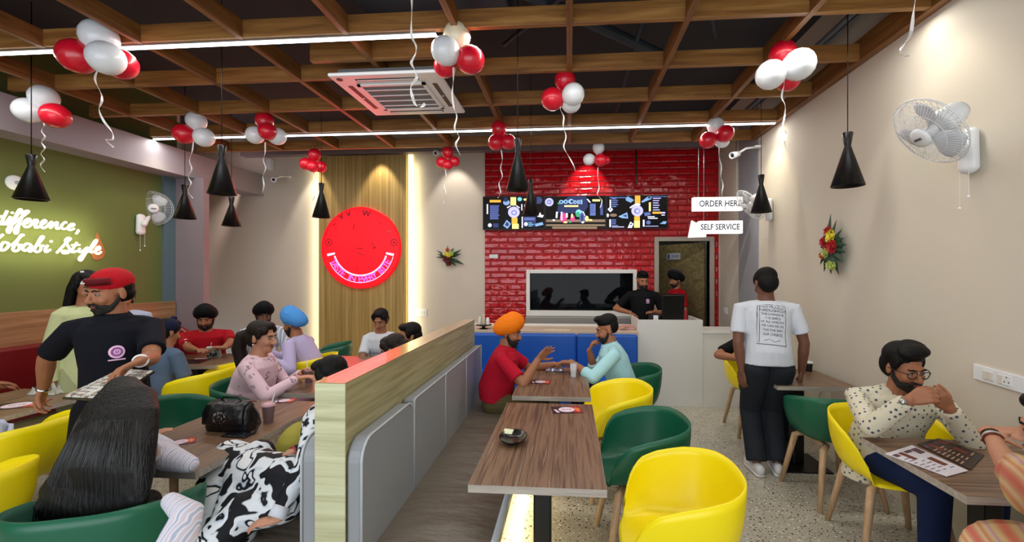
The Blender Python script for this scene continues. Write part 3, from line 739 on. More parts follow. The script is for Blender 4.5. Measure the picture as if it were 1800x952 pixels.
BUN = [
 (165, 95, 3.1, [(137, 99, 1.15, 'r', 0), (174, 66, 1.15, 'w', .03), (186, 102, 1.1, 'w', -.08), (210, 112, 1.05, 'r', .06)],
  [(172, 122), (167, 140), (178, 165), (179, 178), (174, 192), (182, 212), (197, 232), (198, 245), (186, 246), (200, 259)], 'bunch of two white and two red balloons crossing the near light strip'),
 (75, 190, 4.0, [(77, 172, 1.1, 'w', .04), (51, 194, 1.1, 'w', 0), (97, 203, 1.1, 'r', -.03)],
  [(75, 208), (78, 220), (73, 230), (79, 240), (73, 250), (79, 260), (72, 270), (78, 280), (71, 290), (79, 302)], 'three-balloon bunch near the left edge above the green wall, two white and one red'),
 (342, 230, 4.75, [(345, 213, 1.02, 'w', .04), (324, 235, 1.05, 'r', 0), (358, 241, 1.02, 'w', -.03)],
  [(340, 248), (338, 265), (333, 282), (337, 297), (331, 310), (336, 322), (330, 335), (339, 348)], 'bunch of two white balloons and one red one, its ribbon hanging before the pillar'),
 (467, 228, 4.75, [(465, 212, .95, 'r', .05), (449, 237, .95, 'w', .02), (486, 239, .95, 'w', .04), (470, 231, .92, 'r', -.06)],
  [(466, 250), (466, 268), (463, 282), (467, 295), (462, 310), (464, 325), (461, 340)], 'two red balloons flanked by two white ones, left of the lit slat panel'),
 (550, 285, 6.0, [(553, 272, .85, 'r', .03), (539, 288, .88, 'r', 0), (550, 292, .8, 'r', -.04), (563, 293, .8, 'r', .03)],
  [(551, 300), (552, 318), (549, 330), (553, 345), (548, 356), (552, 368)], 'all-red bunch of balloons over the left edge of the slat panel'),
 (800, 95, 3.1, [(803, 64, .98, 'c', .03), (784, 90, .98, 'w', -.06), (826, 105, .98, 'r', 0), (783, 116, .8, 'r', .06)],
  [(797, 118), (797, 140), (795, 165), (798, 190), (803, 205), (799, 225), (807, 240), (801, 254), (809, 272)], 'balloon bunch at the air conditioner corner with one cream balloon'),
 (787, 280, 6.0, [(787, 268, .78, 'r', .03), (777, 285, .78, 'r', 0), (787, 289, .7, 'r', -.04), (798, 284, .74, 'r', .03)],
  [(783, 297), (784, 312), (781, 326), (784, 340), (779, 357)], 'all-red bunch of balloons above the small flowers on the rear wall'),
 (990, 170, 3.8, [(993, 141, .92, 'r', .03), (972, 174, .98, 'r', 0), (1007, 166, .95, 'w', -.06), (1003, 181, .85, 'w', .03)],
  [(987, 180), (985, 192), (991, 205), (990, 222), (995, 240), (991, 258), (1000, 275), (1008, 290), (1011, 300)], 'bunch right of the air conditioner with two red balloons and a bluish white one'),
 (880, 243, 5.0, [(877, 227, .88, 'r', -.02), (873, 250, .92, 'r', 0), (893, 249, .86, 'r', -.04)],
  [(881, 264), (883, 280), (880, 295), (883, 310), (877, 322), (880, 338), (875, 348)], 'three red balloons hanging over the left end of the menu screens'),
 (1048, 275, 5.9, [(1052, 260, .82, 'w', .03), (1036, 280, .8, 'w', 0), (1055, 281, .85, 'r', -.04), (1065, 281, .6, 'r', .04)],
  [(1051, 294), (1051, 312), (1053, 330), (1050, 342), (1058, 352), (1055, 365)], 'bunch of white and red balloons in front of the red brick, over the middle screen'),
 (1262, 236, 4.9, [(1258, 221, .95, 'w', .02), (1245, 246, .92, 'r', -.03), (1274, 235, .95, 'r', -.06), (1269, 247, .8, 'w', .04)],
  [(1264, 258), (1264, 275), (1268, 292), (1267, 310), (1271, 325), (1269, 340), (1272, 356), (1275, 368)], 'bunch of balloons above the order sign, with a whitish one on top'),
 (1380, 118, 3.25, [(1376, 95, .98, 'r', .06), (1356, 131, 1.05, 'w', -.02), (1403, 114, 1.12, 'w', -.06), (1385, 138, .9, 'r', .06)],
  [(1379, 128), (1378, 150), (1374, 170), (1380, 185), (1379, 205), (1376, 222), (1382, 235), (1379, 248), (1382, 260)], 'bunch of balloons beside the right wall edge of the grid'),
]
BM = {'r': M_RB, 'w': M_WB, 'c': M_CB}
for (u, v, D, bl, rp, lab) in BUN:
    c = atD(u, v, D)
    t = thing('balloon_bunch', lab, 'balloons', c, 'balloon bunches hung from the grid')
    for (bu, bv, k, col_, dd) in bl:
        p = atD(bu, bv, D+dd); balloon(p, .1*k, BM[col_], p-c+Vector((0, 0, .03)), t)
    ribbon(0, 0, 0, 0, D, t, pts=rp, width=.007)
    G().tube([c, Vector((c.x, c.y, GZ+.01))], .002, 5).make('hanging_thread', M_WHITE, t)
for (D, pts, lab) in ((2.6, [(722, -30), (724, 10), (723, 60), (731, 80), (730, 95), (723, 110), (730, 125), (732, 138), (722, 152), (725, 170), (731, 185), (741, 188), (747, 182)], 'loose white ribbon dangling in front of the air conditioner'),
                      (2.5, [(1612, -20), (1606, 20), (1602, 54), (1595, 70), (1586, 82), (1583, 92), (1589, 100), (1598, 97)], 'loose curled white ribbon at the top right by the wall')):
    tag(ribbon(0, 0, 0, 0, D, None, pts=pts, width=.009, name='hanging_ribbon'), lab, 'ribbon')

# ------------------------------------------------------------------ neon script on the green wall
def smooth_path(pts, k=6):
    q = [pts[0]]+list(pts)+[pts[-1]]; P = []
    for i in range(1, len(q)-2):
        for j in range(k):
            t_ = j/k; P.append(tuple(.5*((2*q[i][c])+(-q[i-1][c]+q[i+1][c])*t_+(2*q[i-1][c]-5*q[i][c]+4*q[i+1][c]-q[i+2][c])*t_**2+(-q[i-1][c]+3*q[i][c]-3*q[i+1][c]+q[i+2][c])*t_**3) for c in (0, 1)))
    P.append(pts[-1]); return P
NEON = [
 [(40, 300), (0, 345), (-30, 340), (-40, 290), (-5, 240), (30, 240)],
 [(100, 160), (60, 240), (28, 320), (50, 350), (90, 320), (150, 240)],
 [(150, 240), (110, 320), (100, 350), (130, 350), (170, 310), (240, 220), (298, 155), (270, 145), (220, 230), (170, 330), (140, 440), (112, 465), (105, 420), (150, 370), (210, 320), (300, 250), (398, 172), (350, 170), (300, 260), (260, 360), (240, 460), (212, 475), (208, 420), (260, 350), (330, 345), (390, 322), (420, 290), (398, 270), (350, 300), (332, 350), (350, 385), (400, 380), (450, 340), (480, 290), (512, 288), (522, 310), (500, 350), (492, 390), (530, 390), (590, 350), (640, 312), (620, 290), (582, 320), (572, 370), (600, 402), (650, 380), (715, 315), (722, 340), (702, 402), (745, 350), (790, 320), (802, 340), (782, 392), (805, 412), (850, 385)],
 [(930, 330), (905, 320), (862, 360), (860, 400), (900, 415), (955, 392), (1030, 362), (1010, 340), (962, 370), (952, 412), (982, 430), (1035, 408)],
 [(1082, 428), (1092, 440), (1060, 482)], [(158, 192), (182, 184)],
 [(-20, 540), (42, 490)],
 [(110, 612), (50, 600), (10, 660), (20, 712), (72, 700), (122, 645), (110, 612), (150, 640), (222, 590), (290, 515), (325, 502), (290, 500), (230, 600), (180, 690), (210, 725), (262, 700), (270, 652), (250, 632), (310, 640)],
 [(425, 632), (370, 618), (320, 670), (330, 712), (372, 710), (445, 640), (402, 700), (420, 730), (470, 690), (540, 610), (604, 532), (580, 520), (530, 600), (482, 700), (512, 735), (562, 712), (572, 662), (550, 642), (612, 650)],
 [(665, 640), (632, 700), (642, 735), (705, 700)], [(705, 595), (722, 580)],
 [(790, 750), (860, 672), (930, 600), (982, 552), (945, 538), (910, 580), (942, 640), (972, 700), (942, 750), (882, 752), (872, 722), (920, 720), (1000, 735)],
 [(1072, 600), (1012, 700), (1014, 740), (1070, 720)], [(1000, 640), (1112, 636)],
 [(1112, 680), (1102, 730), (1142, 730), (1222, 670), (1190, 760), (1130, 852), (1102, 830), (1150, 770), (1242, 720), (1320, 635), (1352, 572), (1322, 580), (1262, 680), (1272, 742), (1322, 720), (1392, 692), (1380, 660), (1342, 690), (1332, 740), (1370, 762), (1412, 730)],
]
p0 = atX(90, 420, XL)
t = thing('neon_sign', 'warm white glowing script lettering reading difference, Kobabi Style on the green wall', 'neon sign', p0)
NX = XL+.035
g = G()
for st in NEON:
    P = [atX(x/7.935, 350+y/7.935, NX) for x, y in smooth_path(st)]
    g.tube(P, .0115, 6, round_ends=False)
# the words run on to the left beyond the picture
g.make('lettering', emat('neon_warm', '#fff4d2', 1.6), t, smooth=True)
g = G()
dp = [(1350, 455), (1300, 620), (1262, 740), (1290, 830), (1350, 850), (1430, 820), (1465, 740), (1430, 640)]
q = [atX(x/7.935, 350+y/7.935, XL+.002) for x, y in dp]
fixnormals(g.poly(q, (.006, 0, 0)).make('flame_shape', mat('flame_board', '#a5683f', .6), t))
area('neon_glow', tuple(atX(80, 415, XL+.2)), (0, R(90), 0), .5, 1.2, 5, (1, .95, .6))

# ------------------------------------------------------------------ round red sign
SY = YB-.15; c = atY(633.5, 435, SY); SR = 74.5*(SY)/770
t = thing('round_sign', 'large glowing red round sign reading TASTE IN EVERY BITE on the slat panel', 'sign', c)
G().lathe([(SR, .045), (SR, 0), (SR*.985, -.012), (SR*.955, -.012)], c, (0, 1, 0), 64).make('rim', emat('sign_rim', '#e00014', .75), t, smooth=False)
g = G()
def arc(g, r0, r1, a0, a1, y, n=40):
    vs = []
    for k in range(n+1):
        a = R(a0+(a1-a0)*k/n)
        for r in (r0, r1): vs.append((c.x+r*math.cos(a), y, c.z+r*math.sin(a)))
    g.add(vs, [(2*k, 2*k+2, 2*k+3, 2*k+1) for k in range(n)])
g.lathe([(0, 0), (SR*.97, 0)], c+Vector((0, .0, 0)), (0, 1, 0), 64); g.cur = 1
yy = c.y-.004
arc(g, SR*.66, SR*.70, 197, 343, yy); arc(g, SR*.845, SR*.86, 205, 345, yy)
arc(g, SR*.66, SR*.86, 190, 194, yy, 3); arc(g, SR*.66, SR*.86, 346, 350, yy, 3); g.cur = 2
S = 'TASTE IN EVERY BITE'
for k, ch in enumerate(S):
    if ch == ' ': continue
    a = R(207+(333-207)*k/(len(S)-1)); rad = Vector((math.cos(a), 0, math.sin(a)))
    text_into(g, ch, SR*.225, c+rad*SR*.775+Vector((0, -.004, 0)), Vector((-math.sin(a), 0, math.cos(a))), -rad, (0, -1, 0), th=.002, bold=.02)
g.cur = 3
for ch, px_, py_, rr in (('V', 300, 205, 25), ('V', 365, 182, 15), ('W', 520, 178, -8)):
    q = atY(540+px_/5.01, 340+py_/5.01, yy); a = R(rr); text_into(g, ch, SR*.2, q, (math.cos(a), 0, math.sin(a)), (-math.sin(a), 0, math.cos(a)), (0, -1, 0), th=.003, bold=.03)
for px_, py_ in ((190, 430), (765, 430)):
    q = atY(540+px_/5.01, 340+py_/5.01, yy)
    for k in range(24):
        a = 2*PI*k/24; a2 = 2*PI*(k+1)/24
        g.add([(q.x+r_*math.cos(x_), yy-.002, q.z+r_*math.sin(x_)) for r_, x_ in ((.046, a), (.062, a), (.062, a2), (.046, a2))], [(0, 1, 2, 3)])
    g.add([(q.x+.02*math.cos(2*PI*k/8), yy-.002, q.z+.02*math.sin(2*PI*k/8)) for k in range(8)], [tuple(range(8))])
for a_, b_ in (((225, 280), (250, 262)), ((415, 270), (405, 320)), ((700, 330), (740, 345)), ((565, 430), (600, 480)), ((430, 480), (490, 485)), ((440, 520), (500, 540)), ((170, 345), (160, 365)), ((600, 470), (575, 490)), ((430, 640), (440, 660)), ((540, 640), (545, 655)), ((640, 250), (655, 275))):
    A = atY(540+a_[0]/5.01, 340+a_[1]/5.01, yy-.002); B = atY(540+b_[0]/5.01, 340+b_[1]/5.01, yy-.002); g.tube([A, B], .007, 4)
g.make('face', [emat('sign_red', '#ff0218', .95), emat('sign_white', '#ffc4e4', 1.1), emat('sign_pink', '#ff5ac8', 1.1), mat('sign_marks', '#6d0a2c', .5)], t)
area('sign_glow', (c.x, c.y-.12, c.z), (R(-90), 0, 0), 1.0, 1.0, 16, (1, .06, .08))

# ------------------------------------------------------------------ menu screens
MY = YB-.1
C_ = {'k': mat('screen_off', '#020203', .3, spec=.15), 'b': emat('s_blue', '#5569a8', .75), 'd': emat('s_navy', '#0a1c4a', .8), 'w': emat('s_white', '#d8dcf2', .9), 'l': emat('s_lilac', '#b6b4f0', .95), 'o': emat('s_orange', '#e8a838', .9), 'y': emat('s_yellow', '#e8dc88', .85),
      'c': emat('s_cyan', '#6fc8d8', .8), 'g': emat('s_green', '#2f9a6c', .6), 'm': emat('s_magenta', '#c03a7c', .75), 's': emat('s_sky', '#7fa6d8', .75), 't': emat('s_tan', '#7d6a55', .6), 'n': emat('s_dnv', '#222c66', .7)}
CK = list(C_)
def scr(g, ox, oy, items, layer0=0):
    for i, it in enumerate(items):
        k, kind = it[0], it[1]; g.cur = CK.index(k); y = MY-.021-i*.00025
        P = lambda x, z: atY(ox+x/12.69, oy+z/12.69, MY-.02)
        if kind == 'r':      # rectangle x0,y0,x1,y1,skew
            x0, y0_, x1, y1_ = it[2:6]; sk = it[6] if len(it) > 6 else 0
            q = [P(x0+sk, y0_), P(x1+sk, y0_), P(x1, y1_), P(x0, y1_)]
        elif kind == 'e':
            x, z, rx, rz_ = it[2:6]; q = [P(x+rx*math.cos(2*PI*j/24), z+rz_*math.sin(2*PI*j/24)) for j in range(24)]
        elif kind == 'p': q = [P(a_, b_) for a_, b_ in it[2]]
        g.add([(p.x, y, p.z) for p in q], [tuple(range(len(q)))])
def lines(k, x0, y0_, x1, step, n, h=18):
    random.seed(x0*7+y0_); return [(k, 'r', x0, y0_+i*step, x0+(x1-x0)*(.6+.4*random.random()), y0_+i*step+h) for i in range(n)]
def screen(u0, u1, v0, v1, ox, items, lab):
    a = atY(u0, v0, MY); b_ = atY(u1, v1, MY)
    t = thing('menu_screen', lab, 'screen', ((a.x+b_.x)/2, MY, b_.z), 'menu screens over the hatch')
    G().box(a.x, b_.x-.004, MY-.019, YB-.031, b_.z, a.z).make('bezel', M_BLACK, t, bevel=.003)
    g = G(); x0, x1 = a.x+.012, b_.x-.016; g.cur = 0
    g.add([(x0, MY-.0205, b_.z+.012), (x1, MY-.0205, b_.z+.012), (x1, MY-.0205, a.z-.012), (x0, MY-.0205, a.z-.012)], [(0, 1, 2, 3)])
    scr(g, ox, 335, items)
    g.make('display', [C_[k] for k in CK], t)
L1 = [('o', 'r', 200, 205, 450, 260)]+[('n', 'r', 205, 320, 400, 640)]+lines('b', 210, 335, 430, 40, 8, 20)+[('w', 'r', 135, 300, 165, 520), ('s', 'e', 575, 265, 75, 60), ('d', 'e', 560, 200, 50, 50), ('c', 'e', 870, 190, 50, 45), ('y', 'r', 665, 145, 790, 330), ('o', 'r', 690, 600, 820, 740), ('y', 'r', 700, 740, 850, 850),
     ('l', 'e', 740, 480, 130, 125), ('b', 'e', 745, 490, 60, 55), ('l', 'e', 745, 490, 40, 36), ('w', 'p', [(580, 370), (660, 330), (670, 350), (600, 392)]), ('w', 'p', [(800, 320), (880, 380), (860, 395), (790, 345)]), ('s', 'p', [(580, 650), (680, 740), (600, 850), (500, 780)]), ('n', 'p', [(580, 690), (640, 745), (600, 800), (540, 770)]),
     ('w', 'e', 205, 770, 42, 42), ('n', 'r', 280, 730, 400, 820), ('w', 'r', 905, 300, 930, 440), ('w', 'r', 975, 310, 1000, 440), ('w', 'r', 915, 580, 940, 830), ('n', 'r', 950, 580, 1230, 800), ('b', 'r', 970, 600, 1210, 660), ('w', 'e', 1010, 745, 42, 42), ('s', 'p', [(1210, 740), (1380, 700), (1400, 760), (1230, 800)])]+lines('c', 1070, 710, 1190, 35, 3, 14)+lines('b', 1250, 150, 1380, 30, 5, 14)+[('w', 'p', [(1260, 580), (1330, 480), (1350, 540), (1410, 545), (1380, 600)]), ('y', 'e', 1000, 200, 45, 25)]
L2 = [('d', 'p', [(560, 130), (960, 130), (1000, 350), (900, 500), (300, 500), (330, 330)]), ('t', 'r', 60, 640, 1380, 790), ('k', 'r', 60, 700, 1380, 745), ('t', 'r', 200, 800, 1200, 850), ('l', 'e', 132, 255, 95, 92), ('b', 'e', 132, 255, 50, 48), ('l', 'e', 132, 255, 30, 28)]
L2 += [('s', 'e', 400, 250, 50, 44), ('d', 'e', 400, 250, 22, 24), ('s', 'e', 500, 245, 50, 46), ('d', 'e', 500, 245, 20, 24), ('s', 'e', 620, 240, 62, 56), ('d', 'e', 640, 240, 34, 30), ('s', 'e', 710, 255, 40, 40), ('d', 'e', 712, 258, 16, 18), ('s', 'r', 760, 210, 790, 300), ('s', 'r', 805, 205, 825, 300), ('s', 'r', 840, 200, 870, 300), ('g', 'e', 350, 285, 35, 20), ('y', 'r', 470, 325, 780, 362)]
L2 += [('w', 'r', 275, 470, 315, 610, 10), ('m', 'e', 450, 600, 80, 110), ('l', 'r', 390, 470, 430, 660), ('w', 'r', 505, 500, 545, 600), ('m', 'e', 655, 620, 50, 80), ('y', 'e', 640, 560, 22, 50), ('c', 'e', 790, 500, 70, 80), ('g', 'e', 770, 530, 50, 60), ('b', 'e', 865, 590, 60, 110), ('n', 'e', 865, 600, 35, 90), ('w', 'p', [(840, 450), (900, 470), (940, 560), (925, 560), (890, 490)]), ('y', 'e', 970, 620, 40, 60), ('w', 'e', 235, 655, 30, 18), ('y', 'e', 495, 705, 45, 20), ('w', 'e', 880, 705, 35, 20), ('y', 'e', 1050, 655, 45, 20), ('g', 'e', 600, 700, 30, 20),
       ('w', 'p', [(960, 180), (1000, 190), (1060, 260), (1030, 270)]), ('y', 'r', 1095, 195, 1265, 240), ('b', 'r', 1040, 290, 1165, 555), ('n', 'r', 1265, 290, 1335, 550)]+lines('n', 1050, 300, 1160, 32, 7, 10)+lines('b', 1275, 350, 1330, 32, 6, 14)
L3 = [('b', 'r', 150, 145, 500, 165), ('w', 'r', 148, 200, 178, 420)]+lines('b', 195, 170, 340, 43, 5, 22)+[('w', 'p', [(100, 415), (160, 360), (225, 415), (165, 480)]), ('b', 'e', 165, 410, 20, 20), ('t', 'e', 230, 545, 80, 35), ('w', 'e', 105, 548, 25, 40), ('s', 'p', [(340, 575), (540, 480), (560, 620), (420, 610)]), ('n', 'p', [(430, 560), (520, 530), (530, 590)]),
     ('w', 'r', 140, 640, 175, 810)]+lines('b', 190, 640, 340, 42, 4, 22)+[('l', 'r', 200, 798, 470, 815), ('s', 'p', [(500, 160), (560, 125), (690, 210), (620, 270), (510, 220)]), ('d', 'p', [(570, 140), (650, 150), (660, 190)]), ('o', 'r', 710, 110, 830, 280), ('w', 'e', 765, 310, 70, 30), ('o', 'r', 695, 570, 820, 670), ('y', 'r', 690, 670, 820, 825),
     ('l', 'e', 762, 450, 132, 122), ('b', 'e', 760, 455, 65, 60), ('l', 'e', 768, 455, 45, 42), ('w', 'p', [(590, 370), (700, 300), (715, 325), (610, 400)]), ('s', 'p', [(850, 240), (1000, 130), (1090, 130), (1070, 190), (870, 270)]), ('d', 'e', 1030, 155, 35, 20), ('w', 'p', [(545, 830), (610, 690), (680, 740), (640, 830)]), ('n', 'p', [(590, 780), (625, 720), (650, 760)]),
     ('y', 'r', 1020, 260, 1065, 460), ('b', 'r', 1100, 125, 1430, 140)]+lines('l', 1110, 160, 1300, 52, 6, 20)+[('o', 'r', 1100, 470, 1290, 515), ('l', 'r', 1290, 475, 1385, 510), ('b', 'p', [(910, 490), (1050, 480), (1060, 540), (930, 570)]), ('w', 'r', 990, 570, 1150, 590), ('w', 'r', 1000, 605, 1215, 628), ('w', 'r', 885, 650, 925, 800), ('b', 'e', 1010, 710, 50, 45), ('s', 'p', [(1260, 740), (1350, 680), (1420, 690), (1390, 745)]), ('l', 'r', 940, 785, 1230, 798), ('w', 'r', 1300, 535, 1375, 555)]
screen(849, 958, 345.5, 403, 845, L1, 'leftmost of the three menu screens, partly behind the pendant lamps')
screen(958, 1065.5, 345, 401.5, 955, L2, 'middle menu screen with the coloured drinks picture')
screen(1065.5, 1174, 344, 401, 1060, L3, 'rightmost of the three menu screens, next to the lit order signs')

# ------------------------------------------------------------------ ORDER HERE / SELF SERVICE light boxes
OY = 5.9
def light_box(u0, v0, u1, v1, txt, lab, tail=False, dy=.035):
    a = atY(u0, v0, OY); b_ = atY(u1, v1, OY); cx, cz = (a.x+b_.x)/2, (a.z+b_.z)/2
    t = thing('light_box', lab, 'lit sign', (cx, OY, b_.z))
    G().box(a.x, b_.x, OY, OY+.07, b_.z, a.z).make('box', emat('box_white', '#ffffff', .62), t, bevel=.006)
    g = G(); x0 = atY(1232, 0, OY).x; x1 = atY(1300, 0, OY).x
    text_into(g, txt, (a.z-b_.z)*.62, ((x0+x1)/2, OY-.002, cz), (.82, 0, 0), (0, 0, 1), (0, -1, 0), bold=.022)
    g.make('lettering', mat('box_letters', '#3d4256', .6), t)
    if tail:
        q = [p_+Vector((0, .012, 0)) for p_ in (atY(1217, 387, OY), atY(1224, 391, OY), atY(1229, 389, OY), atY(1240, 389, OY), atY(1242, 416, OY), atY(1211, 417, OY))]
        fixnormals(G().poly(q, (0, .05, 0)).make('arrow', emat('box_white', '#ffffff', 1.25), t))
    for x in (a.x+.08, b_.x-.06): G().tube([(x, OY+dy, a.z-.02), (x, OY+dy, GZ+.02)], .004, 6).make('hanger', M_CHROME, t)
light_box(1218, 346.5, 1306, 369.5, 'ORDER HERE', 'upper white light box reading ORDER HERE')
light_box(1229, 388, 1306, 410, 'SELF SERVICE', 'lower white light box reading SELF SERVICE', True, .0735)

# ------------------------------------------------------------------ wall fans
def wall_fan(mount, wn, ctr, nrm, r, lab):
    mount = Vector(mount); wn = Vector(wn); ctr = Vector(ctr); n = Vector(nrm).normalized()
    t = thing('wall_fan', lab, 'fan', mount, 'white wall fans')
    side = n.cross(Vector((0, 0, 1))).normalized(); up = side.cross(n)
    g = G()
    for off, k in ((.035, .6), (.02, .9), (0, 1.0), (-.02, .93), (-.045, .6), (-.05, .25)):
        g.tube([ctr+n*off+(side*math.cos(2*PI*j/40)+up*math.sin(2*PI*j/40))*r*k for j in range(40)], .0035 if k == 1 else .0018, 5, closed=True)
    for j in range(64):
        a = 2*PI*j/64; d = side*math.cos(a)+up*math.sin(a); d2 = side*math.cos(a+.12)+up*math.sin(a+.12)
        g.tube([ctr+n*.05+d*r*.25, ctr+n*.038+d2*r*.6, ctr+n*.02+d2*r*.9, ctr+d2*r], .0012, 4)
        if j % 2 == 0: g.tube([ctr-n*.05+d*r*.2, ctr-n*.045+d*r*.6, ctr-n*.02+d*r*.92, ctr+d*r], .0012, 4)
    g.make('cage', M_WHITE, t, smooth=True)
    o = G().lathe([(r*.27, 0), (r*.27, .012), (r*.2, .02), (0, .022)], ctr+n*.048, n, 24).make('cage_badge', M_WHITE, t, smooth=True)
    G().obox(ctr+n*.073, side*r*.12, up*r*.03, n*.001).make('badge_strip', mat('badge_grey', '#55585c', .5), o)
    M_BL = mat('fan_blade', '#c9ced6', .3)
    for b_ in range(3):
        g = G(); vs = []; a0 = 2*PI*b_/3
        for i in range(7):
            for j in range(4):
                rr = r*(.15+.72*i/6); w_ = (.35+.5*math.sin(PI*min(1, i/6*.9))); aa = a0+(j/3-.5)*w_*1.5
                vs.append(ctr+(side*math.cos(aa)+up*math.sin(aa))*rr+n*((j/3-.5)*.04))
        g.add(vs, [(i*4+j, i*4+j+1, i*4+j+5, i*4+j+4) for i in range(6) for j in range(3)])
        g.make('blade', M_BL, t, smooth=True, solid=.002)
    G().lathe([(0, .03), (r*.14, .028), (r*.16, 0), (r*.16, -.02)], ctr, n, 20).make('hub', M_WHITE, t, smooth=True)
    G().lathe([(0, -.2), (r*.22, -.195), (r*.3, -.16), (r*.33, -.09), (r*.3, -.05), (0, -.05)], ctr, n, 22).make('motor_housing', M_WHITE, t, smooth=True)
    back = ctr-n*.13; bm_ = mount+wn*.08
    G().tube([back, back*.5+bm_*.5+Vector((0, 0, -.03)), bm_], [.035, .03, .035], 12, round_ends=True).make('arm', M_WHITE, t, smooth=True)
    pl = Vector((0, 0, 1)); sd = wn.cross(pl).normalized()
    br = G().tube([mount+wn*.035+pl*.10, mount+wn*.035-pl*.10], [(.055, .035), (.058, .04)], 20, side=sd, round_ends=True).make('wall_bracket', M_WHITE, t, smooth=True)
    for dx, L in ((-.03, .16), (.03, .22)):
        q = mount+wn*.06+sd*dx-pl*.12
        cd = G().tube([q, q-pl*L], .0012, 5).make('pull_cord', M_WHITE, t)
        G().ell(q-pl*L, .009).make('bead', M_WHITE, cd, smooth=True)
wall_fan(atX(1714, 264, XR), (-1, 0, 0), atD(1634, 231, 2.38), (-.80, .05, -.61), .205, 'large white wall fan at the upper right of the right wall')
wall_fan(atX(1357, 368, XR), (-1, 0, 0), atD(1318, 360, 5.15), (-.80, .0, -.61), .21, 'white wall fan far along the right wall, behind the order signs')
wall_fan(atX(243, 394, XL), (1, 0, 0), atD(268, 366, 5.9), (.80, -.55, -.12), .225, 'white wall fan on the green wall beside the pillar')
p = atX(25, 321, XL)
t = thing('wall_disc', 'small round white fitting on the green wall left of the first pendant', 'wall fitting', p)
G().lathe([(.075, 0), (.075, .015), (.06, .03), (0, .034)], p, (1, 0, 0), 24).make('cover', M_WHITE, t, smooth=True)
G().lathe([(.02, .034), (.018, .05), (0, .052)], p, (1, 0, 0), 12).make('knob', mat('greyk', '#9aa0a4', .4), t, smooth=True)

# CCTV cameras
def cctv(p, aim, lab, drop=None):
    p = Vector(p); a = Vector(aim).normalized()
    t = thing('security_camera', lab, 'camera', p)
    G().lathe([(0, -.08), (.035, -.075), (.04, 0), (.043, .05), (.036, .055), (.03, .04), (0, .04)], p, a, 20).make('camera_body', M_WHITE, t, smooth=True)
    G().lathe([(.024, .04), (.015, .05), (0, .052)], p, a, 16).make('lens', M_BLACK, t, smooth=True)
    q = Vector(drop)
    G().tube([p-a*.05, (p+q)/2+Vector((0, 0, .03)), q], .014, 8).make('mount_arm', M_WHITE, t, smooth=True)
    G().obox(q, (.04, 0, 0), (0, .04, 0), (0, 0, .012)).make('mount_base', M_WHITE, t, bevel=.004)
p = atY(481, 315, 6.8); cctv(p, (.5, -.8, -.3), 'white security camera on the rear wall left of the slat panel', (p.x, 7.17, p.z+.12))
p = atY(1291, 272, 5.6); cctv(p, (-.8, -.5, -.3), 'white security camera high by the right wall corner', (XR-.05, 5.7, p.z+.12))
p = atY(768, 268, 6.6); cctv(p, (-.3, -.8, -.4), 'white security camera behind the red balloons above the small flowers', (p.x+.05, 7.17, p.z+.1))
p = atY(476, 291, YB)
tag(G().box(p.x-.03, p.x+.05, YB-.08, YB-.001, p.z-.08, p.z+.1).make('junction_box', M_WHITE, bevel=.01), 'white junction box on the rear wall above the left security camera', 'junction box')

# ------------------------------------------------------------------ flower sprays on the walls
def flower_spray(c, n, s_, items, leaves, lab, seed):
    c = Vector(c); n = Vector(n).normalized(); sd = n.cross(Vector((0, 0, 1))).normalized()*-1; up = Vector((0, 0, 1)); random.seed(seed)
    t = thing('flower_spray', lab, 'flowers', c)
    g = G()
    for (a, L, w_) in leaves:
        d = sd*math.cos(R(a))+up*math.sin(R(a)); q = d.cross(n); b0 = c+n*.02
        g.add([b0, b0+d*L*.5*s_+q*w_*s_+n*.05*s_, b0+d*L*s_+n*.03, b0+d*L*.5*s_-q*w_*s_+n*.04*s_, b0+d*L*.5*s_+n*.07*s_], [(0, 1, 4), (1, 2, 4), (2, 3, 4), (3, 0, 4)])
    g.ell(c+n*.02, (.05*s_, .05*s_, .09*s_))
    g.make('leaves', mat('leaf_dark', '#24402a', .5), t)
    for (x, y, r, colr) in items:
        p = c+sd*x*s_+up*y*s_+n*(.07*s_); g = G()
        for ring, (nn_, rr, tl) in enumerate(((7, 1, .25), (6, .72, .6), (4, .4, .9))):
            for k in range(nn_):
                a = 2*PI*k/nn_+ring*.5; d = sd*math.cos(a)+up*math.sin(a); q = d.cross(n)
                b0 = p+n*.01*ring; R_ = r*s_*rr
                g.add([b0, b0+d*R_*.6+q*R_*.5+n*R_*tl, b0+d*R_+n*R_*tl*1.3, b0+d*R_*.6-q*R_*.5+n*R_*tl], [(0, 1, 2, 3)])
        g.ell(p+n*.01, r*s_*.3, nu=8, nv=5)
        g.make('flower', mat('petal_'+colr, {'r': '#b3161c', 'y': '#e8dc3a', 'g': '#b9c66a', 'p': '#c97a86', 'c': '#e0d89a', 'd': '#5a1c22', 'o': '#c4562a'}[colr], .6), t, solid=.002)
    return t
flower_spray(atX(1476, 432, XR)+Vector((-.01, 0, 0)), (-1, 0, 0), 1.0,
  [(-.0, .13, .055, 'r'), (.04, .09, .06, 'y'), (-.06, .04, .06, 'r'), (.06, -.01, .07, 'r'), (-.05, -.06, .05, 'g'), (-.10, -.08, .04, 'o'), (.01, -.17, .045, 'g'), (.06, -.18, .045, 'g'), (.0, .06, .04, 'y')],
  [(95, .30, .03), (75, .24, .03), (110, .22, .02), (20, .18, .035), (0, .2, .035), (-20, .2, .035), (-45, .22, .04), (-70, .28, .04), (-95, .26, .04), (-120, .27, .03), (-140, .26, .02), (180, .2, .03), (160, .2, .03), (140, .18, .03), (-160, .2, .02), (45, .2, .03)],
  'spray of red and yellow artificial flowers on the right wall', 3)
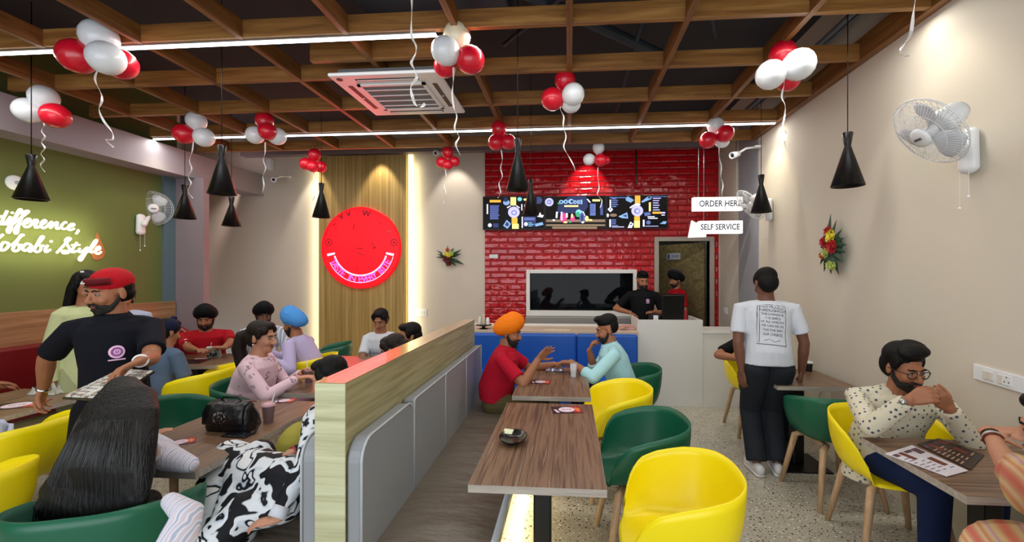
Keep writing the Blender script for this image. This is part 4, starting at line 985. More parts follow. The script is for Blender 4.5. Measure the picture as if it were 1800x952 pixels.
flower_spray(atY(790, 452, YB)+Vector((0, -.01, 0)), (0, -1, 0), 1.0,
  [(0, .03, .06, 'y'), (-.02, -.03, .075, 'd'), (.02, -.10, .05, 'd'), (-.06, .06, .04, 'c'), (.05, .06, .05, 'g'), (0, -.06, .03, 'c'), (-.01, .12, .035, 'o'), (-.05, -.03, .04, 'o')],
  [(150, .24, .02), (165, .2, .02), (30, .26, .025), (15, .22, .03), (-25, .3, .03), (-50, .2, .03), (95, .2, .02), (-100, .16, .04), (180, .22, .02), (60, .18, .03)],
  'small spray of yellow and dark red flowers on the rear wall', 5)

# switch plates
def plate(o, ex, ez, n, w_, h, parts, lab):
    o = Vector(o); ex = Vector(ex); n = Vector(n); ez = Vector((0, 0, 1))
    t = thing('socket_plate', lab, 'switch plate', o)
    G().obox(o+n*.006, ex*w_/2, n*.006, ez*h/2).make('plate', M_WHITE, t, bevel=.003)
    for x, ww, kind in parts:
        if kind == 's': G().obox(o+n*.014+ex*x, ex*ww/2, n*.004, ez*h*.28).make('switch', mat('switch_cream', '#d6d3c8', .4), t, bevel=.002)
        else:
            g = G().obox(o+n*.0135+ex*x, ex*ww/2, n*.002, ez*h*.3); g.cur = 1
            for dx, dz in ((0, .018), (-.012, -.008), (.012, -.008)): g.lathe([(.004, 0), (0, .0005)], o+n*.0158+ex*(x+dx)+ez*dz, n, 10)
            g.make('socket', [M_WHITE, M_BLACK], t)
a = atX(1714, 652, XR); b_ = atX(1806, 678, XR)
plate((a+b_)/2, (b_-a).normalized()*1.0, 0, (-1, 0, 0), (b_-a).length, .088, [(-.07, .03, 's'), (-.038, .03, 's'), (.02, .028, 's'), (.055, .05, 'o')], 'long white switch and socket plate on the right wall')
plate(atY(740, 549, YB), (1, 0, 0), 0, (0, -1, 0), .2, .12, [(-.05, .04, 's'), (0, .04, 's'), (.05, .04, 's')], 'switch plate on the rear wall below the lit panel edge')
p = atX(1276, 546, XR); plate(p, (0, -1, 0), 0, (-1, 0, 0), .15, .1, [(0, .04, 's')], 'small switch plate on the pale wall beside the kitchen doorway')

# ================================================================== PEOPLE
UP = Vector((0, 0, 1))
M_SKIN = mat('skin_brown', '#9a6548', .5, spec=.4, vary=.06, vscale=14)
M_SKIN2 = mat('skin_light', '#b9856a', .5, spec=.4, vary=.06, vscale=14)
M_SKIND = mat('skin_dark', '#6e4735', .5, spec=.4, vary=.06, vscale=14)
M_HAIR = mat('hair_black', '#070606', .6, spec=.2, bump=.4, bscale=60, stretch=(1, 1, .12))
M_HAIRB = mat('hair_brown', '#1c110d', .55, spec=.25, bump=.4, bscale=60, stretch=(1, 1, .12))
M_BEARD = mat('beard_black', '#15100e', .8, bump=.5, bscale=120)
M_EYE = mat('eye_white', '#8f867e', .45, spec=.2); M_IRIS = mat('iris', '#1d120d', .2); M_LIP = mat('lip', '#8a4a42', .5)
def cloth(name, col, rough=.85, b=.35, sc_=9): return mat(name, col, rough, bump=b, bscale=sc_, detail=4, spec=.2)
def vang(deg): return Vector((math.cos(R(deg)), math.sin(R(deg)), 0))

def add_hand(g, wrist, d, palm, curl=20, s=1.0, thumb=1, spread=6, curls=None, thumb_out=45):
    """d = direction of the fingers, palm = direction the palm faces, thumb=+1/-1 side"""
    d = Vector(d).normalized(); p = Vector(palm); p = (p-d*p.dot(d)).normalized(); sd = d.cross(p)*thumb   # thumb side
    K = []
    for i in range(4):
        off = (1.5-i)*.0205*s
        k = wrist+d*(.088-.006*abs(i-1.3))*s+sd*off; K.append(k)
        g.tube([wrist+sd*off*.55+d*.005, wrist+d*.045*s+sd*off*.85, k], [.0145*s, .0145*s, .0115*s], 8, round_ends=True)
    g.tube([wrist-d*.02, wrist+d*.03*s, wrist+d*.07*s], [(.022*s, .017*s), (.032*s, .015*s), (.034*s, .013*s)], 12, side=sd, round_ends=True)
    for i in range(4):
        L = (.074, .082, .077, .060)[i]*s; c = curls[i] if curls else curl
        a = R((1.5-i)*spread); dd = (d*math.cos(a)+sd*math.sin(a)); pp = K[i]; pts = [pp]; ang = 0
        for seg, fr in enumerate((.45, .31, .24)):
            ang += R(c)*(1.0 if seg else .8)
            pts.append(pts[-1]+(dd*math.cos(ang)+p*math.sin(ang))*L*fr)
        g.tube(pts, [.0098*s, .0092*s, .0085*s, .0072*s], 8, round_ends=True)
    a = R(thumb_out); t0 = wrist+d*.022*s+sd*.022*s
    t1 = t0+(d*math.cos(a)+sd*math.sin(a)+p*.35).normalized()*.038*s
    t2 = t1+(d*math.cos(a*.6)+sd*math.sin(a*.6)+p*(.35+curl/90)).normalized()*.032*s
    t3 = t2+(d*math.cos(a*.3)+sd*math.sin(a*.2)+p*(.3+curl/60)).normalized()*.026*s
    g.tube([t0, t1, t2, t3], [.015*s, .0125*s, .0108*s, .0088*s], 8, round_ends=True)

def ik(S, W, a, b, pole):
    S = Vector(S); W = Vector(W); v = W-S; L = v.length
    if L > (a+b)*.985: W = S+v.normalized()*(a+b)*.985; v = W-S; L = v.length
    x = (a*a-b*b+L*L)/(2*L); h = math.sqrt(max(0, a*a-x*x)); u = v.normalized()
    p = Vector(pole); p = p-u*p.dot(u); p = p.normalized() if p.length > 1e-4 else u.orthogonal()
    return S+u*x+p*h, W

def person(label, xy, face, seat=None, lean=0, tilt=0, head=(0, 0, 0), wL=None, wR=None, poleL=None, poleR=None, sc=1.0, w=1.0, belly=1.0,
           skin=None, shirt=None, sleeve='short', pants=None, hair='short', hairm=None, beard=0, turban=None, vox=.0065, shoes=None,
           handL={}, handR={}, hem=0.0, feet=None, spine=None, twist=0, headoff=(0, 0, 0), fem=False, zbase=None, collar=False, eyes=True, legs=True, kneeyaw=0, legw=1.0, slen=None, headsc=1.05):
    skin = skin or M_SKIN; hairm = hairm or M_HAIR
    f = vang(face); l = Vector((-f.y, f.x, 0))
    base = Vector((xy[0], xy[1], 0))
    if spine is None: spine = .455 if seat is not None else .50
    t = thing('person', label, 'person', base)
    pz = (seat+.09*sc) if seat is not None else .90*sc
    if zbase is not None: pz = zbase
    pel = base+UP*pz
    la = R(lean); ta = R(tilt)
    sdir = (UP*math.cos(la)+f*math.sin(la)); sdir = (sdir*math.cos(ta)+l*math.sin(ta)).normalized()
    fs = vang(face+twist); ls = Vector((-fs.y, fs.x, 0)); ls = (ls-sdir*ls.dot(sdir)).normalized(); fsn = ls.cross(sdir)
    low = (sdir+UP).normalized()
    nk = pel+low*spine*.45*sc+sdir*spine*.55*sc
    P = lambda q: pel+low*min(q, .45)*spine*sc+sdir*max(0, q-.45)*spine*sc
    shw = (.168 if fem else .19)*w*sc
    sh = {1: nk-sdir*.062*sc+ls*shw, -1: nk-sdir*.062*sc-ls*shw}
    # head frame
    hy, hp, hr = head
    hf = vang(face+hy); hl = Vector((-hf.y, hf.x, 0)); q1 = Matrix.Rotation(R(hp), 3, hl); hf2 = q1 @ hf; hu = q1 @ UP
    q2 = Matrix.Rotation(R(hr), 3, hf2); hu = q2 @ hu; hl = q2 @ hl
    hc = nk+(sdir*.3+UP*.7).normalized()*.142*sc+hf*.012*sc+Vector(headoff)
    HS = sc*headsc
    HM = Matrix((-hl, hf2, hu)).transposed()       # columns: right, forward, up
    Hp = lambda x, y, z: hc+HM @ Vector((x, y, z))*HS
    def hell(g, x, y, z, rx, ry, rz_, rot=None, nu=16, nv=11): g.ell(Hp(x, y, z), (rx*HS, ry*HS, rz_*HS), HM if rot is None else HM @ rot, nu, nv)
    def torso(g, k, z0=0.0, z1=1.0, extra=0, hemw=None):
        st = [(-.10, .15, .105), (0, .168, .122), (.2, .158, .125*belly), (.45, .150*(.92 if fem else 1), .118*belly), (.68, .165, .122 if not fem else .132), (.86, .172, .108), (.95, .135, .085), (1.0, .07, .06)]
        pts, rad = [], []
        for q, rx, ry in st:
            if q < z0 or q > z1: continue
            c = P(q) if q >= 0 else pel-UP*.1*abs(q)*5*sc*spine
            pts.append(c+fsn*(.015 if .3 < q < .9 else 0)); rad.append(((rx*w+k)*sc, (ry+k)*sc))
        g.tube(pts, rad, 22, side=ls, round_ends=False)
    # arms
    arms = {}
    UA, FA = .285*sc, .25*sc
    for sgn, wt, pole, hd in ((1, wL, poleL, handL), (-1, wR, poleR, handR)):
        S = sh[sgn]
        if wt is None: wt = (pel+f*.32*sc+l*sgn*.14*sc+UP*.06) if seat is not None else S+Vector((0, 0, -.52*sc))+ls*sgn*.05+f*.06
        pl_ = Vector(pole) if pole is not None else (-UP*.7+ls*sgn*.5-f*.35)
        E_, W_ = ik(S, wt, UA, FA, pl_); arms[sgn] = (S, E_, W_, hd)
    # legs
    lg = {}
    for sgn in (1, -1):
        ky = vang(face+kneeyaw+sgn*8)
        hip = pel+l*sgn*.09*sc-UP*.03*sc
        if seat is not None:
            kn = hip+ky*.42*sc+UP*(.0*sc); an = Vector((kn.x-f.x*.02, kn.y-f.y*.02, .09)); fd = ky
            if feet:
                an = Vector(feet[0 if sgn > 0 else 1]); kn, an = ik(hip, an, .43*sc, .42*sc, f+UP*.6)
        else:
            an = Vector((base.x, base.y, .085))+l*sgn*.11+f*(.0)
            if feet: an = Vector(feet[0 if sgn > 0 else 1])
            kn, an = ik(hip, an, .43*sc, .43*sc, f); fd = f
            fd = vang(face+sgn*6)
        lg[sgn] = (hip, kn, an, fd)
    # ---- body: one continuous surface
    g = G(); torso(g, -.012)
    g.tube([nk-sdir*.03, nk+(hc-nk)*.45, hc-hu*.05*HS-hf2*.01], [(.070*sc, .064*sc), (.060*sc, .060*sc), (.056*sc, .060*sc)], 14, side=ls)
    hell(g, 0, -.018, .035, .074, .092, .083); hell(g, 0, .028, -.02, .062, .062, .085); hell(g, 0, .045, -.075, .046, .042, .04); hell(g, 0, .062, -.092, .024, .026, .022)
    hell(g, 0, .075, .026, .045, .016, .012); hell(g, .034, .062, -.03, .026, .026, .024); hell(g, -.034, .062, -.03, .026, .026, .024)
    g.tube([Hp(0, .084, .012), Hp(0, .100, -.014), Hp(0, .109, -.032)], [.0085*HS, .0105*HS, .013*HS], 8, round_ends=True)
    hell(g, .012, .096, -.036, .009, .011, .008); hell(g, -.012, .096, -.036, .009, .011, .008)
    for s_ in (1, -1): hell(g, s_*.076, -.008, -.008, .009, .018, .031)
    for sgn in (1, -1):
        S, E_, W_, hd = arms[sgn]
        k = .88 if fem else 1
        g.tube([nk-sdir*.03*sc+ls*sgn*.05*sc, nk-sdir*.042*sc+ls*sgn*.12*sc, S, S.lerp(E_, .35), E_], [.04*sc*k, .046*sc*k, .052*sc*k, .05*sc*k, .040*sc*k], 12, round_ends=True)
        g.tube([E_, E_.lerp(W_, .3), W_], [.041*sc*k, .042*sc*k, (.027*sc*k)], 12, round_ends=True)
        hd = dict(hd); d = Vector(hd.pop('d', (W_-E_)))
        hs = hd.pop('s', 1.0)*sc*(.92 if fem else 1)
        add_hand(g, W_, d, Vector(hd.pop('palm', -UP)), s=hs, thumb=hd.pop('thumb', -sgn), **hd)
    if legs:
        for sgn in (1, -1):
            hip, kn, an, fd = lg[sgn]
            g.tube([hip, hip.lerp(kn, .5), kn], [.082*sc, .068*sc, .052*sc], 12, round_ends=True)
            g.tube([kn, kn.lerp(an, .3), an], [.052*sc, .052*sc, .034*sc], 12, round_ends=True)
            g.tube([an-fd*.04-UP*.03, an+fd*.06-UP*.045, an+fd*.15-UP*.058], [(.032, .035), (.04, .028), (.036, .018)], 10, side=fd.cross(UP), round_ends=True)
    g.make('body', skin, t, remesh=vox, sm=3)
    # ---- clothes
    if shirt:
        g = G(); torso(g, .012, z0=-.01 if hem == 0 else -.2)
        if hem:
            g.tube([P(.3), pel, pel-UP*hem*sc], [(.165*w*sc, .135*sc), (.185*w*sc, .15*sc), (.20*w*sc, .16*sc)], 22, side=l)
        for sgn in (1, -1):
            S, E_, W_, _h = arms[sgn]; k = .9 if fem else 1
            if sleeve == 'short': e = S.lerp(E_, .78 if slen is None else slen); g.tube([nk-sdir*.035*sc+ls*sgn*.05*sc, nk-sdir*.048*sc+ls*sgn*.12*sc, S, S.lerp(e, .5), e], [.05*sc*k, .054*sc*k, .059*sc*k, .061*sc*k, .065*sc*k], 14, round_ends=False)
            elif sleeve in ('long', 'threequarter'):
                e = E_.lerp(W_, .93 if sleeve == 'long' else .45)
                g.tube([nk-sdir*.035*sc+ls*sgn*.05*sc, nk-sdir*.048*sc+ls*sgn*.12*sc, S, S.lerp(E_, .5), E_], [.05*sc*k, .056*sc*k, .061*sc*k, .060*sc*k, .055*sc*k], 14, round_ends=True)
                g.tube([E_, E_.lerp(W_, .4), e], [.055*sc*k, .052*sc*k, .042*sc*k], 14)
        g.make('shirt', shirt, t, remesh=max(vox, .0075), sm=4)
        if collar:
            g = G(); n_ = 16
            rr = [[nk+sdir*(z)+(ls*math.cos(2*PI*j/n_)*(.073+e)+fsn*math.sin(2*PI*j/n_)*(.068+e))*sc+fsn*.01 for j in range(n_)] for z, e in ((-.035, .012), (.012, 0), (.03, -.004), (.012, .012), (-.02, .02))]
            g.rings(rr, cap=False); g.make('collar', shirt, t, smooth=True)
    if pants and legs:
        g = G(); torso(g, .006, z1=.25)
        for sgn in (1, -1):
            hip, kn, an, fd = lg[sgn]
            g.tube([hip, hip.lerp(kn, .5), kn], [.098*sc*legw, .088*sc*legw, .074*sc*legw], 14, round_ends=True)
            g.tube([kn, kn.lerp(an, .4), an+UP*.01], [.074*sc*legw, .07*sc*legw, .06*sc*legw*legw], 14, round_ends=False)
        g.make('trousers', pants, t, remesh=max(vox, .0085), sm=5)
    if shoes and legs:
        for sgn in (1, -1):
            hip, kn, an, fd = lg[sgn]; sd = fd.cross(UP)
            b0 = Vector((an.x, an.y, 0))
            g = G().tube([b0-fd*.07+UP*.055, b0+fd*.03+UP*.055, b0+fd*.12+UP*.045, b0+fd*.18+UP*.035], [(.036, .045), (.042, .05), (.046, .036), (.036, .026)], 14, side=sd, round_ends=True)
            o = g.make('shoe', shoes[0], t, remesh=.006, sm=3)
            G().tube([b0-fd*.075+UP*.014, b0+fd*.03+UP*.014, b0+fd*.13+UP*.014, b0+fd*.19+UP*.014], [(.038, .014), (.042, .014), (.048, .014), (.03, .014)], 14, side=sd, round_ends=True).make('sole', shoes[1], o, smooth=True)
    # ---- face
    if eyes:
        for s_ in (1, -1):
            g = G(); hell(g, s_*.031, .078, .002, .0125, .009, .0050, nu=12, nv=8)
            o = g.make('eye', M_EYE, t, smooth=True)
            g = G(); hell(g, s_*.031, .0845, .002, .0055, .004, .0050, nu=10, nv=6); g.make('iris', M_IRIS, o, smooth=True)
            G().tube([Hp(s_*.014, .091, .020), Hp(s_*.032, .090, .026), Hp(s_*.050, .078, .020)], [.003*HS, .0042*HS, .002*HS], 6, round_ends=True).make('eyebrow', M_HAIR, t, smooth=True)
        g = G(); hell(g, 0, .088, -.057, .022, .010, .0045); hell(g, 0, .087, -.065, .018, .009, .0055)
        g.make('lips', M_LIP if not fem else mat('lip_pink', '#9c4a4c', .45), t, smooth=True)
    if beard:
        g = G(); bk_ = .55+.45*beard
        hell(g, 0, .046, -.080, .050*(.9+.1*beard), .046*(.94+.06*beard), .038*(1+.3*(beard-1))); hell(g, 0, .062, -.098, .030, .027, .026*beard)
        for s_ in (1, -1): g.tube([Hp(s_*.070, .0, -.012), Hp(s_*.064, .018, -.048), Hp(s_*.046, .044, -.080), Hp(0, .064, -.100)], [.006*HS, .013*HS*bk_, .020*HS*bk_, .024*HS*bk_], 8, round_ends=True); hell(g, s_*.034, .054, -.068, .018, .024, .018); g.tube([Hp(s_*.004, .1, -.046), Hp(s_*.024, .092, -.052), Hp(s_*.036, .078, -.066)], [.007*HS, .0075*HS, .007*HS], 8, round_ends=True)
        hell(g, 0, .086, -.078, .018, .014, .012)
        g.make('beard', M_BEARD, t, remesh=.005, sm=2)
    # ---- hair and headwear
    def cap(g, k=0.0):
        hell(g, 0, -.026, .056, .083+k, .090+k, .076+k); hell(g, 0, -.052, .0, .078+k, .066+k, .085+k)
        hell(g, 0, .035, .092, .062, .05, .034)
        for s_ in (1, -1): hell(g, s_*.07, .012, .035, .014, .03, .045)
    if hair == 'short':
        g = G(); cap(g); g.make('hair', hairm, t, remesh=.006, sm=2)
    elif hair == 'fade':
        g = G(); hell(g, 0, -.018, .072, .081, .094, .068); hell(g, 0, .05, .108, .058, .045, .03); hell(g, 0, -.048, .03, .077, .060, .078)
        g.make('hair', hairm, t, remesh=.006, sm=2)
    elif hair == 'crop':
        g = G(); hell(g, 0, -.030, .03, .077, .078, .07); hell(g, 0, -.045, -.01, .074, .06, .05); g.make('hair', hairm, t, remesh=.006, sm=2)
    elif hair == 'styled':
        g = G(); cap(g, .004); hell(g, 0, .04, .112, .075, .058, .034); hell(g, .045, .055, .105, .04, .04, .028); hell(g, -.04, -.01, .115, .05, .07, .03)
        g.make('hair', hairm, t, remesh=.006, sm=2)
    elif hair in ('ponytail', 'tied'):
        g = G(); cap(g)
        for s_ in (1, -1): hell(g, s_*.05, .04, .06, .03, .035, .035)
        if hair == 'ponytail':
            g.tube([Hp(0, -.10, .03), Hp(.01, -.15, .0), Hp(.01, -.165, -.10), Hp(0, -.13, -.22), Hp(-.01, -.12, -.30), Hp(-.02, -.11, -.36)], [.03*HS, .045*HS, .05*HS, .048*HS, .034*HS, .012*HS], 14, round_ends=True)
        else: hell(g, 0, -.115, .02, .035, .03, .035)
        g.make('hair', hairm, t, remesh=.006, sm=2)
    elif hair == 'long':
        g = G(); cap(g, .003)
        g.tube([Hp(0, -.05, .06), Hp(0, -.085, -.02), Hp(0, -.10, -.14), Hp(0, -.105, -.28), Hp(0, -.10, -.40)], [(.08*HS, .06*HS), (.092*HS, .055*HS), (.10*HS, .05*HS), (.09*HS, .04*HS), (.06*HS, .02*HS)], 18, side=hl, round_ends=True)
        for s_ in (1, -1): g.tube([Hp(s_*.06, .02, .07), Hp(s_*.082, .0, .0), Hp(s_*.088, -.02, -.12)], [.022*HS, .024*HS, .02*HS], 10, round_ends=True)
        g.make('hair', hairm, t, remesh=.006, sm=2)
    if turban:
        tm, kind = turban; g = G()
        if kind == 'patka':
            hell(g, 0, -.014, .055, .088, .103, .078); hell(g, 0, .02, .135, .028, .028, .022); g.make('turban', tm, t, remesh=.005, sm=3)
        elif kind == 'cap':
            hell(g, 0, -.012, .05, .086, .102, .076); o = g.make('cap', tm, t, remesh=.005, sm=2)
        else:
            # layered wound turban: a shell built in overlapping diagonal bands
            n, mrows = 44, 26; vs = []; A, B, Cc = (.106, .122, .090) if kind == 'big' else (.104, .120, .096)
            for i in range(mrows+1):
                th = PI*i/mrows
                for j in range(n):
                    ph = 2*PI*j/n
                    x, y, z = math.sin(th)*math.cos(ph), math.sin(th)*math.sin(ph), math.cos(th)
                    fr = (z*1.0+abs(x)*.62*(1 if y > -.2 else -.3))*4.6
                    ridge = (fr-math.floor(fr)); k = 1+.075*ridge
                    peak = .35*max(0, y+.3)*max(0, z)**2*max(0, 1-abs(x)*2) if kind == 'peak' else 0
                    X = A*x*k; Y = B*y*k-.012; Z = Cc*z*k*(1+peak)+.072+.030*y-.03*max(0, abs(x)-.3)-.03*max(0, -y)
                    vs.append(Hp(X, Y, Z))
            fs_ = [(i*n+j, (i+1)*n+j, (i+1)*n+(j+1) % n, i*n+(j+1) % n) for i in range(mrows) for j in range(n)]
            g.add(vs, fs_); g.make('turban', tm, t, smooth=True)
    return dict(t=t, Hp=Hp, hc=hc, HM=HM, hf=hf2, hu=hu, hl=hl, nk=nk, pel=pel, sh=sh, arms=arms, P=P, ls=ls, fs=fsn, sdir=sdir, lg=lg, sc=sc, HS=HS, vox=vox)

def patch(t, name, mats, centre, ex, ey, n, draw, thick=.002):
    """flat print lying on clothing"""
    g = G(); draw(g, Vector(centre), Vector(ex).normalized(), Vector(ey).normalized(), Vector(n).normalized())
    return g.make(name, mats, t)
M_LOGO = mat('logo_pink', '#e6b8dc', .6); M_LOGOD = mat('logo_purple', '#8a4a8e', .6); M_PRINTW = mat('print_white', '#e8e6e4', .7); M_PRINTK = mat('print_black', '#24252b', .7)
def logo(g, c, ex, ey, n, r=.034):
    for m_, r0, r1, k in ((0, .72*r, r, 0), (1, 0, .70*r, 0), (0, .25*r, .42*r, .0006), (0, 0, .12*r, .0006)):
        g.cur = m_; vs = []
        for j in range(25):
            a = 2*PI*j/24
            for q in (r0, r1): vs.append(c+(ex*math.cos(a)+ey*math.sin(a))*q+n*(.001+k))
        g.add(vs, [(2*j, 2*j+2, 2*j+3, 2*j+1) for j in range(24)])
    g.cur = 0; g.add([c+ex*x*r+ey*y*r+n*.001 for x, y in ((-1.05, -1.15), (1.05, -1.15), (1.05, -1.35), (-1.05, -1.35))], [(0, 1, 2, 3)])
C_NAVY = cloth('navy_polo', '#0b0d18'); C_BLACK = cloth('black_cloth', '#0c0c0f'); C_JEAN = cloth('dark_jeans', '#161b26'); C_RED = cloth('red_tshirt', '#a50e1e'); C_CRIM = cloth('crimson_polo', '#b3112c')
C_WHITE = cloth('white_tshirt', '#c9ced8'); C_SKY = cloth('pale_blue_shirt', '#a8d6de'); C_LILAC = cloth('lilac_shirt', '#b9aed6'); C_PINK = ramp_mat('pink_floral', [(.0, '#d6b6c4'), (.60, '#dcbecb'), (.65, '#6c5a66'), (.69, '#dfc2ce'), (1, '#e2c8d2')], 'noise', 16, detail=3, rough=.85, spec=.2)
C_GREYT = cloth('charcoal_trousers', '#20242b'); C_NVT = cloth('navy_trousers', '#0f1a33'); C_TUR = cloth('turban_black', '#0a0a0e', .8, .2); C_ORG = cloth('turban_orange', '#ee7a0c', .75, .15); C_BLU = cloth('turban_blue', '#4a8fd6', .75, .15); C_NVC = cloth('cap_navy', '#0d1836', .8, .2)
SHOE_W = (cloth('shoe_white', '#c9c9cc'), mat('sole_white', '#d8d8d8', .5)); SHOE_K = (cloth('shoe_dark', '#1a1a1c'), mat('sole_pale', '#b8b2a6', .5))
#PEOPLE_START

def shrink(o, target, off=.003):
    md = o.modifiers.new('w', 'SHRINKWRAP'); md.target = target; md.offset = off; md.wrap_method = 'NEAREST_SURFACEPOINT'; md.wrap_mode = 'OUTSIDE_SURFACE'
    return o
def part_of(pr, name):
    for c in pr['t'].children:
        if c.name.split('.')[0] == name: return c
def blob(name, m, parent, fill, vox=.01, sm=5):
    g = G(); fill(g); return g.make(name, m, parent, remesh=vox, sm=sm)

# ---- standing man with the printed white T-shirt
pr = person('standing man seen from behind in a white T-shirt with a printed text panel', (1.63, 3.74), 84, lean=7, head=(8, 22, 4), w=1.1, belly=1.1, legw=1.16, shirt=C_WHITE, pants=C_GREYT, hair='short',
            wL=atD(1305, 668, 3.62), wR=atD(1409, 655, 3.62), poleL=(-.6, -.5, -.1), poleR=(.7, -.6, 0), handL=dict(d=(.05, .1, -1), palm=(.8, .5, 0), curl=25), handR=dict(d=(-.05, .15, -1), palm=(-.7, .6, 0), curl=22, spread=8),
            skin=M_SKIND, shoes=SHOE_W, eyes=False, vox=.006, spine=.52, feet=(atZ(1330, 812, .09), atZ(1366, 812, .09)), slen=.72, twist=0)
c = pr['P'](.66)-pr['fs']*.16; ex = -pr['ls']; ey = pr['sdir']; ex = (ex+ey*-.08).normalized(); ey = (ey+ex*.08).normalized()
g = G(); W2, H2 = .135, .175
for x0, y0_, x1, y1_ in ((-W2, H2, W2, H2), (-W2, -H2, W2, -H2), (-W2, -H2, -W2, H2), (W2, -H2, W2, H2), (-W2+.02, -H2+.01, -W2+.02, H2)):
    for k in range(12):
        a = Vector((x0+(x1-x0)*k/12, y0_+(y1_-y0_)*k/12, 0)); b_ = Vector((x0+(x1-x0)*(k+1)/12, y0_+(y1_-y0_)*(k+1)/12, 0)); n_ = Vector((-(b_-a).y, (b_-a).x, 0)).normalized()*.0022
        g.add([c+ex*q.x+ey*q.y for q in (a-n_, b_-n_, b_+n_, a+n_)], [(0, 1, 2, 3)])
for k, tx in enumerate(('THE MOULIN', 'THROUGHOUT', 'THE CHANGE IN', 'IT IS SIMPLE', 'OF ALL WHICH IS', 'WE CAN SEE ON', 'THIS THE WAY', 'OUR CHOICES')):
    text_into(g, tx, .036 if k < 2 else .027, c+ex*.008+ey*(.14-.0335*k), ex, ey, -pr['fs'])
g.tube([c+ex*-.06-ey*.145, c+ex*-.02-ey*.13, c+ex*.02-ey*.15, c+ex*.07-ey*.135], .0018, 4)
shrink(g.make('shirt_print', M_PRINTK, pr['t']), part_of(pr, 'shirt'))
o = G()
# ---- seated person in black behind him
person('seated person in black, mostly hidden behind the standing man in the white T-shirt', (1.93, 4.72), 262, seat=.46, lean=16, head=(0, 25, 0), shirt=C_BLACK, pants=C_JEAN, hair='short',
       wL=atD(1362, 628, 4.2), wR=atD(1300, 630, 4.2), poleR=(-1, .3, -.3), vox=.009, shoes=SHOE_K)

# ---- man with the orange turban
pr = person('man in a bright orange turban and crimson polo shirt gesturing across the table', (-.66, 3.82), 2, seat=.46, lean=17, head=(-4, 12, 0), w=1.05, belly=1.15, shirt=C_CRIM, pants=cloth('olive_trousers', '#5a5236'), hair=None, beard=1.15,
            turban=(C_ORG, 'round'), wR=atD(946, 631, 3.66), wL=atD(974, 640, 4.05), poleR=(-.25, -.6, -.8), poleL=(0, .5, -.8), handR=dict(d=(.75, .1, .72), palm=(.45, -.5, -.2), curl=9, spread=9, thumb_out=55), handL=dict(curl=25, palm=(0, 0, -1)),
            shoes=SHOE_K, vox=.006, collar=True)
# ---- man in pale blue
pr = person('man in a pale blue shirt resting his chin on his hand, facing the orange turban', (.50, 4.12), 180, seat=.46, lean=20, head=(0, 16, 0), w=1.0, shirt=C_SKY, sleeve='threequarter', pants=C_NVT, hair='fade', beard=.8,
            wR=atD(1036, 616, 4.12), wL=atD(1004, 636, 3.95), poleR=(.1, .3, -1), poleL=(.4, -.5, -.6), handR=dict(d=(.3, -.1, .8), palm=(.8, -.1, .3), curl=50), handL=dict(d=(-1, .1, 0), curl=30), shoes=SHOE_K, vox=.006, collar=True)
# ---- cashier
pr = person('cashier in a black polo shirt standing behind the tall white counter', (1.05, 6.42), 262, lean=3, head=(14, 12, 0), w=.95, shirt=C_BLACK, pants=C_BLACK, hair='fade', beard=.6, wR=atD(1107, 549, 6.15), poleR=(-1, .2, -.6),
            wL=atD(1150, 548, 6.1), handR=dict(d=(.6, -.6, -.3)), vox=.008, collar=True, shoes=SHOE_K)
c = pr['P'](.74)+pr['fs']*.13+pr['ls']*.07
g = G(); logo(g, c, pr['ls'], UP, pr['fs'], .026); shrink(g.make('shirt_logo', [M_LOGO, M_LOGOD], pr['t']), part_of(pr, 'shirt'), .004)
# ---- kitchen worker
person('kitchen worker in a dark turban and red shirt seen through the rear doorway', (1.74, 7.22), 196, lean=2, head=(0, 12, 0), shirt=C_RED, pants=C_BLACK, hair=None, beard=1, turban=(C_TUR, 'round'), vox=.009, eyes=False, w=.9)

# ---- waiter
pr = person('waiter in a red cap and navy polo shirt holding a menu, standing at the left', (-2.62, 2.34), 305, lean=5, head=(-46, 8, 0), w=.90, shirt=C_NAVY, pants=C_BLACK, hair='crop', beard=.5, skin=M_SKIN,
            wR=atD(68, 700, 2.62), wL=atD(246, 634, 2.2), poleR=(-.7, -.1, -.1), poleL=(.4, -.3, -.7), handR=dict(d=(-.25, -.1, -1), palm=(.5, .2, -.3), curl=32, spread=9), handL=dict(d=(-.25, -.75, -.25), palm=(.2, -.2, -.9), curl=28),
            vox=.005, collar=True, shoes=SHOE_K)
WA = pr; Hp = pr['Hp']
g = G(); g.ell(Hp(0, -.014, .06), (.087, .104, .078), pr['HM'], 20, 13); o = g.make('cap', cloth('cap_red', '#b00d1c', .7, .15), pr['t'], remesh=.004, sm=2)
# brim turned up at the front, with white marks
g = G(); vs = []
for i in range(15):
    a = R(-62+124*i/14)
    for r_, z_ in ((.093, .055), (.103, .05), (.108, .082), (.098, .088)): vs.append(Hp(math.sin(a)*r_*.9, math.cos(a)*r_*1.02-.008, z_))
g.add(vs, [(i*4+j, i*4+(j+1) % 4, (i+1)*4+(j+1) % 4, (i+1)*4+j) for i in range(14) for j in range(4)]+[(0, 1, 2, 3), (56, 59, 58, 57)])
g.make('brim', cloth('cap_dark', '#5a0a14', .7, .1), o, smooth=True)
g = G()
for (x0, z0, x1, z1) in ((.012, .066, .034, .064), (.045, .062, .05, .075), (.0, .128, .03, .126)):
    g.tube([Hp(x0, .103-(x0*4)**2*.2, z0), Hp(x1, .103-(x1*4)**2*.5, z1)], .0045, 6)
g.make('cap_mark', M_PRINTW, o)
c = pr['P'](.66)+pr['fs']*.145+pr['ls']*.045
g = G(); logo(g, c, pr['ls'], pr['sdir'], pr['fs'], .036); shrink(g.make('shirt_logo', [M_LOGO, M_LOGOD], pr['t']), part_of(pr, 'shirt'), .004)
S, E_, W_, _ = pr['arms'][-1]; d = (W_-E_).normalized()
